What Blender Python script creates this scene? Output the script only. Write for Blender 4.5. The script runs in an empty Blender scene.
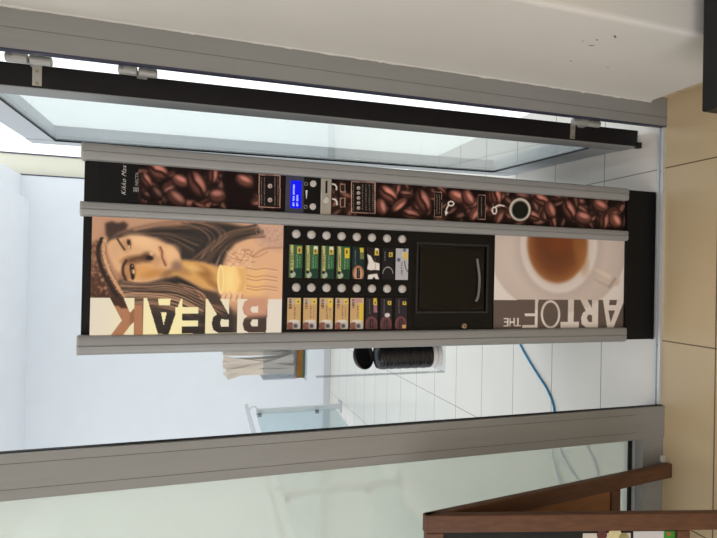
import bpy, bmesh, math, random
import numpy as np
from mathutils import Vector, Matrix
random.seed(7); rng = np.random.RandomState(5)
S = bpy.context.scene
COL = S.collection

# ------------------------------------------------------------------ camera
FPX, PITCH, ROLL, YAW, CAMH = 522.0, 0.30397, 0.02237, 0.00634, 1.55523
CX, CY = 358.5, 269.0
Fv = np.array([math.sin(YAW)*math.cos(PITCH), math.cos(YAW)*math.cos(PITCH), -math.sin(PITCH)])
R0 = np.array([math.cos(YAW), -math.sin(YAW), 0.0]); U0 = np.cross(R0, Fv)
Rv = R0*math.cos(ROLL)+U0*math.sin(ROLL); Uv = -R0*math.sin(ROLL)+U0*math.cos(ROLL)
cam = bpy.data.cameras.new('camera'); cam.sensor_width = 36; cam.lens = 36*FPX/717
cam.clip_start = 0.02
co = bpy.data.objects.new('camera', cam); COL.objects.link(co)
M3 = Matrix((tuple(-Uv), tuple(Rv), tuple(-Fv))).transposed()
co.matrix_world = Matrix.Translation((0, 0, CAMH)) @ M3.to_4x4()
S.camera = co
S.view_settings.view_transform = 'Standard'; S.view_settings.look = 'None'
S.view_settings.gamma = 1; S.view_settings.exposure = 0.0; S.view_settings.use_curve_mapping = False

def to_px(X, Y, Z):          # measured photo coordinates of a point (used to read the prints' artwork off the photo)
    X = np.asarray(X, float); Y = np.asarray(Y, float); Z = np.asarray(Z, float)-CAMH
    zz = X*Fv[0]+Y*Fv[1]+Z*Fv[2]
    a = FPX*(X*Rv[0]+Y*Rv[1]+Z*Rv[2])/zz; b = FPX*(X*Uv[0]+Y*Uv[1]+Z*Uv[2])/zz
    return CX-b, CY-a
def on_y(x, y, Y):
    d = Fv*FPX+Uv*(CX-x)+Rv*(CY-y); t = Y/d[1]
    return d[0]*t, CAMH+d[2]*t
def on_x(x, y, X):
    d = Fv*FPX+Uv*(CX-x)+Rv*(CY-y); t = X/d[0]
    return d[1]*t, CAMH+d[2]*t

# ------------------------------------------------------------------ materials
def lin(c):
    c = np.asarray(c, float)/255.0
    return np.where(c <= 0.04045, c/12.92, ((c+0.055)/1.055)**2.4)
def rgba(c): return tuple(lin(c))+(1.0,)
def mat(name, col, rough=0.5, metal=0.0, spec=0.5, noise=0.0, scale=20.0, bump=0.0, stretch=None, emit=None, estr=0.0):
    m = bpy.data.materials.new(name); m.use_nodes = True
    nt = m.node_tree; b = nt.nodes['Principled BSDF']
    b.inputs['Base Color'].default_value = rgba(col)
    b.inputs['Roughness'].default_value = rough; b.inputs['Metallic'].default_value = metal
    b.inputs['Specular IOR Level'].default_value = spec
    tc = nt.nodes.new('ShaderNodeTexCoord'); mp = nt.nodes.new('ShaderNodeMapping')
    nt.links.new(tc.outputs['Object'], mp.inputs['Vector'])
    if stretch: mp.inputs['Scale'].default_value = stretch
    nz = nt.nodes.new('ShaderNodeTexNoise'); nz.inputs['Scale'].default_value = scale; nz.inputs['Detail'].default_value = 4
    nt.links.new(mp.outputs['Vector'], nz.inputs['Vector'])
    if noise:
        mx = nt.nodes.new('ShaderNodeMix'); mx.data_type = 'RGBA'
        mx.inputs[6].default_value = rgba(np.clip(np.array(col)*(1-noise), 0, 255)); mx.inputs[7].default_value = rgba(np.clip(np.array(col)*(1+noise), 0, 255))
        nt.links.new(nz.outputs['Fac'], mx.inputs[0]); nt.links.new(mx.outputs[2], b.inputs['Base Color'])
    if bump:
        bp = nt.nodes.new('ShaderNodeBump'); bp.inputs['Strength'].default_value = bump; bp.inputs['Distance'].default_value = 0.004
        nt.links.new(nz.outputs['Fac'], bp.inputs['Height']); nt.links.new(bp.outputs['Normal'], b.inputs['Normal'])
    if emit is not None:
        b.inputs['Emission Color'].default_value = rgba(emit); b.inputs['Emission Strength'].default_value = estr
    return m
def tile_mat(name, col, joint, sx, sy, ox, oy, w, rough, var=0.04):
    m = bpy.data.materials.new(name); m.use_nodes = True; nt = m.node_tree; b = nt.nodes['Principled BSDF']
    N = nt.nodes.new; L = nt.links.new
    g = N('ShaderNodeNewGeometry'); sep = N('ShaderNodeSeparateXYZ'); L(g.outputs['Position'], sep.inputs[0])
    def mth(op, a, bb=None):
        n = N('ShaderNodeMath'); n.operation = op
        for i, v in enumerate((a, bb)):
            if v is None: continue
            if isinstance(v, (int, float)): n.inputs[i].default_value = v
            else: L(v, n.inputs[i])
        return n.outputs[0]
    def line(ch, s, o):
        q = mth('PINGPONG', mth('SUBTRACT', sep.outputs[ch], o), s/2.0)   # distance to the nearest joint
        return mth('LESS_THAN', q, w/2)
    j = mth('MAXIMUM', line(0, sx, ox), line(1, sy, oy))
    nz = N('ShaderNodeTexNoise'); nz.inputs['Scale'].default_value = 5; nz.inputs['Detail'].default_value = 6
    L(g.outputs['Position'], nz.inputs['Vector'])
    mx = N('ShaderNodeMix'); mx.data_type = 'RGBA'
    mx.inputs[6].default_value = rgba(np.array(col)*(1-var)); mx.inputs[7].default_value = rgba(np.clip(np.array(col)*(1+var), 0, 255))
    L(nz.outputs['Fac'], mx.inputs[0])
    m2 = N('ShaderNodeMix'); m2.data_type = 'RGBA'; L(j, m2.inputs[0]); L(mx.outputs[2], m2.inputs[6]); m2.inputs[7].default_value = rgba(joint)
    L(m2.outputs[2], b.inputs['Base Color']); b.inputs['Roughness'].default_value = rough
    bp = N('ShaderNodeBump'); bp.inputs['Strength'].default_value = 0.3; bp.inputs['Distance'].default_value = 0.002; bp.invert = True
    L(j, bp.inputs['Height']); L(bp.outputs['Normal'], b.inputs['Normal'])
    return m
def glass_mat(name, tint, base=0.04, haze=0.0, hazecol=(235, 240, 235), power=1.0):
    m = bpy.data.materials.new(name); m.use_nodes = True; nt = m.node_tree
    for n in list(nt.nodes):
        if n.type != 'OUTPUT_MATERIAL': nt.nodes.remove(n)
    out = [n for n in nt.nodes][0]; N = nt.nodes.new; L = nt.links.new
    tr = N('ShaderNodeBsdfTransparent'); tr.inputs[0].default_value = rgba(tint)
    gl = N('ShaderNodeBsdfGlossy'); gl.inputs['Roughness'].default_value = 0.02
    fr = N('ShaderNodeFresnel'); ge = N('ShaderNodeNewGeometry'); ma = N('ShaderNodeMath'); ma.operation = 'MULTIPLY_ADD'
    ma.inputs[1].default_value = 1/1.45-1.45; ma.inputs[2].default_value = 1.45; L(ge.outputs['Backfacing'], ma.inputs[0]); L(ma.outputs[0], fr.inputs[0])   # thin sheet: no total reflection at the exit face
    mx = N('ShaderNodeMixShader'); L(fr.outputs[0], mx.inputs[0])
    src = tr.outputs[0]
    if haze:
        tl = N('ShaderNodeBsdfTranslucent'); tl.inputs[0].default_value = rgba(hazecol)
        df = N('ShaderNodeBsdfDiffuse'); df.inputs[0].default_value = rgba(hazecol)
        ms = N('ShaderNodeMixShader'); ms.inputs[0].default_value = 0.6; L(df.outputs[0], ms.inputs[1]); L(tl.outputs[0], ms.inputs[2])
        mh = N('ShaderNodeMixShader'); mh.inputs[0].default_value = haze; L(tr.outputs[0], mh.inputs[1]); L(ms.outputs[0], mh.inputs[2])
        src = mh.outputs[0]
    L(src, mx.inputs[1]); L(gl.outputs[0], mx.inputs[2]); L(mx.outputs[0], out.inputs[0])
    return m
def print_mat(name, emit=0.0, rough=0.35):
    m = bpy.data.materials.new(name); m.use_nodes = True; nt = m.node_tree; b = nt.nodes['Principled BSDF']
    a = nt.nodes.new('ShaderNodeAttribute'); a.attribute_name = 'ink'
    if emit:
        b.inputs['Base Color'].default_value = (0.02, 0.02, 0.02, 1)
        nt.links.new(a.outputs['Color'], b.inputs['Emission Color']); b.inputs['Emission Strength'].default_value = emit
    else:
        nt.links.new(a.outputs['Color'], b.inputs['Base Color'])
    b.inputs['Roughness'].default_value = rough; b.inputs['Specular IOR Level'].default_value = 0.15
    return m

MT = dict(
    alu=mat('anodised_aluminium', (143, 143, 141), 0.42, 0.0, 0.5, 0.03, 60, stretch=(1, 1, 0.05)),
    alu_dark=mat('aluminium_seam', (96, 94, 90), 0.5, 0.0, 0.4, 0.03, 60),
    alu_light=mat('light_aluminium', (205, 208, 210), 0.35, 0.3, 0.5, 0.02, 40),
    rail=mat('rail_aluminium', (152, 153, 154), 0.38, 0.1, 0.5, 0.012, 80, stretch=(1, 1, 0.03)),
    black=mat('black_rubber', (24, 20, 24), 0.55, 0, 0.3, 0.15, 30),
    body=mat('black_cabinet_paint', (15, 14, 15), 0.5, 0, 0.2, 0.2, 120, bump=0.05),
    gloss=mat('black_plastic', (12, 11, 13), 0.3, 0, 0.25, 0.1, 60),
    cavity=mat('dark_cavity', (14, 14, 15), 0.6, 0, 0.3, 0.2, 30),
    steel=mat('brushed_steel', (190, 186, 180), 0.35, 0.6, 0.5, 0.05, 50),
    hinge=mat('hinge_grey', (168, 168, 164), 0.45, 0.2, 0.5, 0.04, 60),
    button=mat('silver_button', (205, 200, 196), 0.4, 0.1, 0.5, 0.04, 80),
    brass=mat('brass_lock', (168, 150, 120), 0.35, 0.6, 0.5, 0.05, 80),
    plaster=mat('painted_plaster', (224, 222, 217), 0.8, 0, 0.2, 0.02, 6, bump=0.15),
    white_wall=mat('white_render', (226, 229, 236), 0.85, 0, 0.2, 0.015, 5, bump=0.1),
    beige_wall=mat('pale_cream_render', (224, 220, 205), 0.85, 0, 0.2, 0.02, 5),
    cream=mat('cream_house_paint', (250, 232, 190), 0.85, 0, 0.2, 0.03, 2),
    wood=mat('dark_stained_wood', (92, 60, 41), 0.45, 0, 0.4, 0.28, 14, stretch=(6, 6, 0.8), bump=0.1),
    ply=mat('orange_brown_board', (150, 104, 66), 0.55, 0, 0.3, 0.12, 12, stretch=(4, 4, 1)),
    chalk=mat('chalkboard', (24, 26, 26), 0.6, 0, 0.3, 0.2, 20),
    skirt=tile_mat('skirting_tile', (206, 188, 158), (120, 100, 75), 0.6, 0.6, -0.216, 0.75, 0.004, 0.4),
    floor=tile_mat('beige_floor_tile', (206, 184, 148), (110, 88, 62), 0.6, 0.6, -0.216, 0.62, 0.0045, 0.32),
    tfloor=tile_mat('pale_terrace_tile', (231, 224, 216), (150, 145, 138), 0.6, 0.3, -0.216, 1.70, 0.004, 0.14, 0.02),
    glass=glass_mat('clear_glass', (245, 249, 249), haze=0.04, hazecol=(240, 246, 244)),
    pane=glass_mat('hazy_glass', (236, 242, 236), haze=0.42, hazecol=(254, 252, 246)),
    rail_glass=glass_mat('tinted_railing_glass', (234, 243, 245), haze=0.05),
    acrylic=glass_mat('clear_acrylic', (240, 243, 246)),
    acrylic_edge=glass_mat('acrylic_edge', (246, 248, 250)),
    smoke=glass_mat('smoked_flap', (70, 70, 74)),
    hose=mat('blue_hose_plastic', (30, 135, 190), 0.4, 0, 0.5, 0.05, 40),
    stick=mat('pale_stick', (242, 235, 229), 0.6, 0, 0.3, 0.08, 30, stretch=(3, 3, 0.3)),
    lid=mat('black_lid_plastic', (30, 30, 33), 0.35, 0, 0.5, 0.1, 40),
    lidw=mat('white_lid_plastic', (225, 225, 228), 0.4, 0, 0.5, 0.03, 40),
    boxb=mat('brown_card', (142, 100, 48), 0.5, 0, 0.4, 0.25, 40), boxg=mat('green_card', (60, 105, 78), 0.5, 0, 0.4, 0.1, 40),
    ink_white=mat('white_ink', (228, 226, 224), 0.5, 0, 0.3, 0.02, 40),
    ink_grey=mat('grey_ink', (170, 168, 166), 0.5, 0, 0.3, 0.02, 40),
    lcd=mat('blue_lcd', (2, 3, 30), 0.4, 0, 0.15, 0, 20, emit=(14, 20, 240), estr=1.0),
    lcd_ink=mat('lcd_characters', (150, 160, 250), 0.5, 0, 0.3, 0, 20, emit=(165, 175, 255), estr=0.9),
    bezel=mat('slate_bezel', (62, 64, 84), 0.4, 0, 0.5, 0.05, 40),
    print=print_mat('printed_film'), backlit=print_mat('backlit_film', 0.9),
    blackbox=mat('black_laminate', (22, 22, 24), 0.5, 0, 0.4, 0.2, 40), 
)

# ------------------------------------------------------------------ object helpers
def link(o, parent=None):
    COL.objects.link(o)
    if parent is not None:
        o.parent = parent
        o.matrix_parent_inverse = Matrix.Identity(4)
    return o
def wloc(o):
    v = Vector((0, 0, 0))
    while o is not None: v = v+o.location; o = o.parent
    return v
def obj(name, bm, m, parent=None, smooth=False):
    """bm is in world coordinates; parents are only translated"""
    me = bpy.data.meshes.new(name)
    if parent is not None:
        bmesh.ops.translate(bm, verts=bm.verts, vec=-wloc(parent))
    else:
        zs = [v.co.z for v in bm.verts]; cen = sum((v.co for v in bm.verts), Vector())/max(1, len(bm.verts)); cen.z = min(zs)
        bmesh.ops.translate(bm, verts=bm.verts, vec=-cen)
    bm.normal_update(); bm.to_mesh(me); bm.free()
    for mm in (m if isinstance(m, (list, tuple)) else [m]): me.materials.append(mm)
    if smooth:
        for p in me.polygons: p.use_smooth = True
        me.set_sharp_from_angle(angle=math.radians(40))
    o = bpy.data.objects.new(name, me)
    if parent is None: o.location = cen
    return link(o, parent)
def tag(o, label, cat, group=None, kind=None):
    o['label'] = label; o['category'] = cat
    if group: o['group'] = group
    if kind: o['kind'] = kind
    return o
def empty(name, loc, label, cat, group=None, kind=None):
    o = bpy.data.objects.new(name, None); o.location = loc; o.empty_display_size = 0.05; link(o)
    return tag(o, label, cat, group, kind)
def nb(): return bmesh.new()
def box(bm, x0, x1, y0, y1, z0, z1, bev=0.0, seg=2):
    t = bmesh.new()
    bmesh.ops.create_cube(t, size=1)
    for v in t.verts:
        v.co = Vector(((x0+x1)/2+v.co.x*(x1-x0), (y0+y1)/2+v.co.y*(y1-y0), (z0+z1)/2+v.co.z*(z1-z0)))
    if bev: bmesh.ops.bevel(t, geom=list(t.edges), offset=bev, segments=seg, affect='EDGES', profile=0.5)
    merge(bm, t); return bm
def merge(bm, t):
    me = bpy.data.meshes.new('tmp'); t.to_mesh(me); t.free(); bm.from_mesh(me); bpy.data.meshes.remove(me)
def prism_z(bm, pts, z0, z1, bev=0.0):
    a = [bm.verts.new((x, y, z0)) for x, y in pts]; b = [bm.verts.new((x, y, z1)) for x, y in pts]; n = len(pts)
    bm.faces.new(a[::-1]); bm.faces.new(b)
    for i in range(n): bm.faces.new((a[i], a[(i+1) % n], b[(i+1) % n], b[i]))
    bmesh.ops.recalc_face_normals(bm, faces=bm.faces); return bm
def cyl(bm, p0, p1, r0, r1=None, n=24, bev=0.0):
    r1 = r0 if r1 is None else r1
    p0 = Vector(p0); p1 = Vector(p1); d = p1-p0; t = bmesh.new()
    bmesh.ops.create_cone(t, cap_ends=True, segments=n, radius1=r0, radius2=r1, depth=d.length)
    if bev:
        e = [e for e in t.edges if abs(abs(e.verts[0].co.z)-d.length/2) < 1e-6 and abs(e.verts[0].co.z-e.verts[1].co.z) < 1e-6]
        bmesh.ops.bevel(t, geom=e, offset=bev, segments=3, affect='EDGES', profile=0.5)
    q = Vector((0, 0, 1)).rotation_difference(d.normalized())
    t.transform(Matrix.Translation((p0+p1)/2) @ q.to_matrix().to_4x4())
    merge(bm, t); return bm
def obox(bm, origin, ax, ay, az, sx, sy, sz, bev=0.0):
    """box with a corner at origin, running sx along ax, sy along ay, sz along az"""
    t = bmesh.new(); box(t, 0, sx, 0, sy, 0, sz, bev)
    m = Matrix((Vector(ax).normalized(), Vector(ay).normalized(), Vector(az).normalized())).transposed().to_4x4()
    t.transform(Matrix.Translation(origin) @ m)
    bmesh.ops.recalc_face_normals(t, faces=t.faces); merge(bm, t); return bm
def lathe(bm, prof, cen, n=32, tilt=None):
    t = bmesh.new(); rings = []
    for r, z in prof:
        rings.append([t.verts.new((r*math.cos(2*math.pi*i/n), r*math.sin(2*math.pi*i/n), z)) for i in range(n)])
    for a, b in zip(rings, rings[1:]):
        for i in range(n): t.faces.new((a[i], a[(i+1) % n], b[(i+1) % n], b[i]))
    bmesh.ops.remove_doubles(t, verts=t.verts, dist=1e-6)
    bmesh.ops.recalc_face_normals(t, faces=t.faces)
    if tilt is not None: t.transform(tilt)
    t.transform(Matrix.Translation(cen)); merge(bm, t); return bm
def tube(bm, pts, r, n=10):
    P = [Vector(p) for p in pts]; rings = []
    for i, p in enumerate(P):
        d = (P[min(i+1, len(P)-1)]-P[max(i-1, 0)]).normalized()
        u = d.cross(Vector((0, 0, 1)));
        if u.length < 1e-3: u = d.cross(Vector((1, 0, 0)))
        u.normalize(); w = u.cross(d)
        rings.append([bm.verts.new(p+(u*math.cos(2*math.pi*k/n)+w*math.sin(2*math.pi*k/n))*r) for k in range(n)])
    for a, b in zip(rings, rings[1:]):
        for k in range(n): bm.faces.new((a[k], a[(k+1) % n], b[(k+1) % n], b[k]))
    bm.faces.new(rings[0]); bm.faces.new(rings[-1][::-1]); bmesh.ops.recalc_face_normals(bm, faces=bm.faces); return bm
def spline(pts, k=8):
    P = [np.array(p, float) for p in pts]; P = [2*P[0]-P[1]]+P+[2*P[-1]-P[-2]]; out = []
    for i in range(1, len(P)-2):
        for s in range(k):
            t = s/k; a, b, c, d = P[i-1:i+3]
            out.append(tuple(0.5*((2*b)+(-a+c)*t+(2*a-5*b+4*c-d)*t*t+(-a+3*b-3*c+d)*t**3)))
    out.append(tuple(P[-2])); return out
def text_bm(s, size, mat3, loc, bold=0.0, shear=0.0, depth=0.0004, space=1.0):
    c = bpy.data.curves.new('txt', 'FONT'); c.body = s; c.size = size; c.align_x = 'CENTER'; c.align_y = 'CENTER'
    c.offset = bold; c.shear = shear; c.extrude = depth; c.space_character = space
    o = bpy.data.objects.new('txt', c); COL.objects.link(o)
    dg = bpy.context.evaluated_depsgraph_get(); me = bpy.data.meshes.new_from_object(o.evaluated_get(dg))
    bpy.data.objects.remove(o); bpy.data.curves.remove(c)
    bm = bmesh.new(); bm.from_mesh(me); bpy.data.meshes.remove(me)
    bm.transform(Matrix.Translation(loc) @ mat3.to_4x4()); return bm

# ------------------------------------------------------------------ print painter (artwork of the printed films, in the photo's coordinates)
class Art:
    def __init__(s, x, y): s.x = x; s.y = y; s.c = np.zeros(x.shape+(3,)); 
    def put(s, mask, col, a=1.0):
        m = np.clip(mask, 0, 1)[..., None]*a; s.c = s.c*(1-m)+np.asarray(col, float)*m
    def fill(s, col): s.c[:] = np.asarray(col, float)
    def m_ell(s, cx, cy, rx, ry, ang=0.0, soft=0.15):
        t = math.radians(ang); dx = s.x-cx; dy = s.y-cy
        u = (dx*math.cos(t)+dy*math.sin(t))/rx; v = (-dx*math.sin(t)+dy*math.cos(t))/ry
        return np.clip((1-np.sqrt(u*u+v*v))/soft+0.5, 0, 1)
    def ell(s, cx, cy, rx, ry, ang, col, soft=0.15, a=1.0): s.put(s.m_ell(cx, cy, rx, ry, ang, soft), col, a)
    def m_poly(s, pts, soft=0.0):
        ins = np.zeros(s.x.shape, bool); n = len(pts); dmin = np.full(s.x.shape, 1e9)
        for i in range(n):
            x0, y0 = pts[i]; x1, y1 = pts[(i+1) % n]
            if y0 != y1:
                c = ((y0 > s.y) != (y1 > s.y)) & (s.x < (x1-x0)*(s.y-y0)/(y1-y0)+x0); ins ^= c
            if soft:
                L = (x1-x0)**2+(y1-y0)**2+1e-9; t = np.clip(((s.x-x0)*(x1-x0)+(s.y-y0)*(y1-y0))/L, 0, 1)
                dmin = np.minimum(dmin, np.hypot(s.x-x0-t*(x1-x0), s.y-y0-t*(y1-y0)))
        if not soft: return ins.astype(float)
        return np.clip(np.where(ins, dmin, -dmin)/soft+0.5, 0, 1)
    def poly(s, pts, col, soft=0.0, a=1.0): s.put(s.m_poly(pts, soft), col, a)
    def m_line(s, pts, w, soft=0.6):
        d = np.full(s.x.shape, 1e9)
        for (x0, y0), (x1, y1) in zip(pts, pts[1:]):
            L = (x1-x0)**2+(y1-y0)**2+1e-9; t = np.clip(((s.x-x0)*(x1-x0)+(s.y-y0)*(y1-y0))/L, 0, 1)
            d = np.minimum(d, np.hypot(s.x-x0-t*(x1-x0), s.y-y0-t*(y1-y0)))
        return np.clip((w/2-d)/soft+0.5, 0, 1)
    def line(s, pts, w, col, soft=0.6, a=1.0): s.put(s.m_line(pts, w, soft), col, a)
    def blur(s, n, it=2):
        k = np.ones(2*n+1)/(2*n+1)
        for _ in range(it):
            for ax in (0, 1):
                p = [(0, 0)]*3; p[ax] = (n, n); q = np.pad(s.c, p, mode='edge')
                s.c = sum(np.take(q, range(i, i+s.c.shape[ax]), axis=ax)*k[i] for i in range(2*n+1))
    def rect(s, x0, x1, y0, y1, col, a=1.0): s.put(((s.x >= x0) & (s.x <= x1) & (s.y >= y0) & (s.y <= y1)).astype(float), col, a)
def film(name, X0, X1, Z0, Z1, Y, step, paint, m, parent, gain=1.0, thick=0.0015):
    nx = max(3, int((X1-X0)/step)); nz = max(3, int((Z1-Z0)/step))
    xs = np.linspace(X0, X1, nx+1); zs = np.linspace(Z0, Z1, nz+1); XX, ZZ = np.meshgrid(xs, zs)
    px, py = to_px(XX, np.full(XX.shape, Y), ZZ); art = Art(px, py); paint(art)
    colr = np.clip(lin(np.clip(art.c, 0, 255))*gain, 0, 0.95 if gain != 1 else 1.0)
    off = wloc(parent); n = XX.size
    V = [(float(a)-off.x, Y-off.y, float(b)-off.z) for a, b in zip(XX.ravel(), ZZ.ravel())]
    W = nx+1; Fc = [(j*W+i, j*W+i+1, (j+1)*W+i+1, (j+1)*W+i) for j in range(nz) for i in range(nx)]
    V += [(a-off.x, Y+thick-off.y, b-off.z) for a, b in ((X0, Z0), (X1, Z0), (X1, Z1), (X0, Z1))]
    c0, c1, c2, c3 = 0, nx, nz*W+nx, nz*W
    Fc.append((n+3, n+2, n+1, n))
    bot = list(range(0, nx+1)); Fc.append(tuple(bot[::-1])+(n, n+1))
    top = list(range(nz*W, nz*W+W)); Fc.append(tuple(top)+(n+2, n+3))
    lef = [j*W for j in range(nz+1)]; Fc.append(tuple(lef)+(n+3, n))
    rig = [j*W+nx for j in range(nz+1)]; Fc.append(tuple(rig[::-1])+(n+1, n+2))
    me = bpy.data.meshes.new(name); me.from_pydata(V, [], Fc); me.update()
    at = me.attributes.new('ink', 'FLOAT_COLOR', 'POINT')
    full = np.ones((len(V), 4)); full[:n, :3] = colr.reshape(-1, 3); full[n:, :3] = 0.03
    at.data.foreach_set('color', full.ravel().astype(np.float32))
    me.materials.append(m); o = bpy.data.objects.new(name, me); return link(o, parent)

# ================================================================== SETTING
YF = 1.40                                # front of the aluminium shopfront
def struct(name, bm, m, label, cat, smooth=False): return tag(obj(name, bm, m, None, smooth), label, cat, kind='structure')
struct('floor', box(nb(), -3.0, 2.2, -3.0, 1.43, -0.05, 0), MT['floor'], 'beige tiled floor inside, in front of the threshold', 'floor')
struct('floor.001', box(nb(), -6.0, 0.80, 1.43, 6.2, -0.25, -0.002), MT['tfloor'], 'pale tiled terrace floor behind the vending machine', 'floor')
struct('ceiling', box(nb(), -3.0, 2.2, -3.0, 1.52, 2.75, 2.85), MT['plaster'], 'plain ceiling of the room in front of the doorway', 'ceiling')
# right wall pier: plaster stops above a recessed tile skirting
pier = nb(); box(pier, 0.605, 2.2, 0.985, 1.52, 0.072, 2.75, 0.012, 3)
wr_ = struct('wall_right', pier, MT['plaster'], 'rough cream plastered wall beside the right door jamb', 'wall')
rj = random.Random(9)
jg = nb(); zz = 0.075; low = []
while zz < 2.3:
    low.append((0.6035-rj.choice((0.0, 0.0, 0.0005, 0.001, 0.002, 0.0035))*rj.random(), zz)); zz += rj.uniform(0.006, 0.03)
pts_ = low+[(0.612, low[-1][1]), (0.612, 0.075)]
va = [jg.verts.new((px, YF+0.004, pz)) for px, pz in pts_]; vb = [jg.verts.new((px, YF+0.011, pz)) for px, pz in pts_]; n_ = len(pts_)
jg.faces.new(va); jg.faces.new(vb[::-1])
for i in range(n_): jg.faces.new((va[i], vb[i], vb[(i+1) % n_], va[(i+1) % n_]))
bmesh.ops.recalc_face_normals(jg, faces=jg.faces)
obj('plaster_edge', jg, MT['plaster'], wr_)
for px, py, ly_, lz_, an in ((615, 36.5, 0.004, 0.016, 35), (591.5, 45.3, 0.003, 0.013, -20), (597, 39.8, 0.003, 0.006, 10), (608, 67, 0.002, 0.005, 0), (571, 61, 0.0025, 0.005, 0), (583, 41, 0.002, 0.004, 30)):
    Yq, Zq = on_x(px, py, 0.605); t = nb(); box(t, -0.0004, 0.0004, -ly_/2, ly_/2, -lz_/2, lz_/2)
    t.transform(Matrix.Translation((0.6048, Yq, Zq)) @ Matrix.Rotation(math.radians(an), 4, 'X')); obj('scuff_mark', t, MT['alu_dark'], wr_)
struct('baseboard_right', box(nb(), 0.628, 2.2, 1.0, 1.41, 0, 0.072), MT['skirt'], 'beige tile skirting under the plastered right wall', 'skirting')
struct('wall_side', box(nb(), 2.2, 2.3, -3.0, 1.52, 0, 2.75), MT['plaster'], 'side wall of the room beyond the plastered pier', 'wall')
struct('wall_left', box(nb(), -3.1, -3.0, -3.0, 1.52, 0, 2.75), MT['plaster'], 'left wall of the room', 'wall')
struct('wall_rear', box(nb(), -3.0, 2.2, -3.1, -3.0, 0, 2.75), MT['plaster'], 'rear wall of the room', 'wall')
wf = nb(); box(wf, -3.0, 2.2, YF, 1.52, 2.30, 2.75); box(wf, -3.0, -1.95, YF, 1.52, 0, 2.30)
struct('wall_front', wf, MT['plaster'], 'plastered wall over the shopfront', 'wall')
# right jamb
YJ = YF+0.010
j = nb()
prism_z(j, [(0.628, YJ), (0.628, YJ+0.09), (0.562, YJ+0.09), (0.562, YJ+0.018), (0.515, YJ+0.018), (0.515, YJ)], 0.0, 2.30)
for v in j.verts:
    if v.co.x < 0.55: v.co.x += 0.015-0.0108*v.co.z
jo = struct('trim_1', j, MT['alu'], 'grey aluminium door jamb against the plastered wall', 'door jamb')
sb = box(nb(), 0.5105, 0.5155, YJ+0.003, YJ+0.018, 0.0, 2.30)
for v in sb.verts: v.co.x += 0.015-0.0108*v.co.z
obj('rebate_seal', sb, MT['bezel'], jo)
obj('seam', box(nb(), 0.5567, 0.5577, YJ-0.0005, YJ+0.001, 0.0, 2.30), MT['alu_dark'], jo)
# mullion
mu = nb()
prism_z(mu, [(-0.548, YF), (-0.440, YF), (-0.440, YF+0.024), (-0.475, YF+0.024), (-0.475, YF+0.085), (-0.548, YF+0.085)], 0.0, 2.30)
mo = struct('trim_2', mu, MT['alu'], 'grey aluminium mullion post between doorway and fixed pane', 'mullion')
obj('seal', box(nb(), -0.4405, -0.438, YF+0.010, YF+0.022, 0.0, 2.30), MT['black'], mo)
for xs in (-0.463, -0.523):
    obj('seam', box(nb(), xs, xs+0.0011, YF-0.0005, YF+0.001, 0.12, 2.30), MT['alu_dark'], mo)
# head over doorway
struct('trim_3', box(nb(), -1.95, 0.628, YF, YF+0.085, 2.24, 2.305), MT['alu'], 'aluminium head rail over the doorway', 'door head')
# threshold track
th = nb(); prism_z(th, [(0, 0), (0.031, 0), (0.031, 0.004), (0.024, 0.004), (0.022, 0.011), (0.017, 0.011), (0.015, 0.004), (0.010, 0.004), (0.008, 0.012), (0.0, 0.010)], -0.440, 0.560)
th.transform(Matrix(((0, 0, 1, 0), (1, 0, 0, YF+0.014), (0, 1, 0, 0.0), (0, 0, 0, 1)))); bmesh.ops.recalc_face_normals(th, faces=th.faces)
to = struct('trim_4', th, MT['alu_light'], 'ridged aluminium threshold track across the doorway floor', 'threshold')
for xs in (0.375, -0.235):
    obj('screw', cyl(nb(), (xs, YF+0.026, 0.003), (xs, YF+0.026, 0.0065), 0.0035, n=12), MT['black'], to)

# fixed pane left of the mullion
w = empty('window_1', (-1.2, YF, 0), 'hazy fixed glass pane in a grey frame left of the doorway', 'window', kind='structure')
fr = nb(); box(fr, -1.95, -0.538, YF+0.004, YF+0.085, 0.0, 0.088); box(fr, -1.95, -1.86, YF+0.004, YF+0.085, 0.088, 2.24)
obj('frame', fr, MT['alu'], w)
obj('glazing_bead', box(nb(), -1.86, -0.548, YF+0.036, YF+0.050, 0.088, 0.096), MT['alu_light'], w)
obj('gasket', box(nb(), -1.86, -0.548, YF+0.042, YF+0.049, 0.096, 0.108), MT['black'], w)
obj('pane', box(nb(), -1.86, -0.548, YF+0.049, YF+0.055, 0.088, 2.24), MT['pane'], w)
obj('corner_cap', box(nb(), -0.630, -0.610, YF-0.006, YF+0.004, 0.0, 0.012), MT['ink_white'], w)

# door leaf, open into the terrace
LA = math.radians(2.3); hx, hy = 0.537, 1.507
dvec = Vector((math.sin(LA), math.cos(LA), 0)); nvec = Vector((-math.cos(LA), math.sin(LA), 0))  # along the leaf / towards the machine
T_, LEN, ZB, ZT, SW = 0.060, 0.83, 0.022, 2.175, 0.085
d1 = empty('door_1', (hx, hy, 0), 'open glazed aluminium door leaf with black hinge edge', 'door', kind='structure')
O = Vector((hx, hy, 0))
def leafbox(a0, a1, b0, b1, z0, z1, bev=0.0):
    t = obox(nb(), O+dvec*a0+nvec*b0+Vector((0, 0, z0)), dvec, nvec, (0, 0, 1), a1-a0, b1-b0, z1-z0, bev)
    for v in t.verts: v.co.x -= 0.0140*v.co.z                  # the leaf hangs slightly out of plumb
    return t
LF = mat('white_aluminium', (196, 199, 205), 0.4, 0.0, 0.5, 0.02, 50, stretch=(1, 1, 0.05))
obj('hinge_stile', leafbox(0.004, SW, 0.0, T_, ZB, ZT, 0.002), MT['alu'], d1)
obj('lock_stile', leafbox(LEN-SW, LEN, 0.0, T_, ZB, ZT, 0.002), LF, d1)
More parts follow.
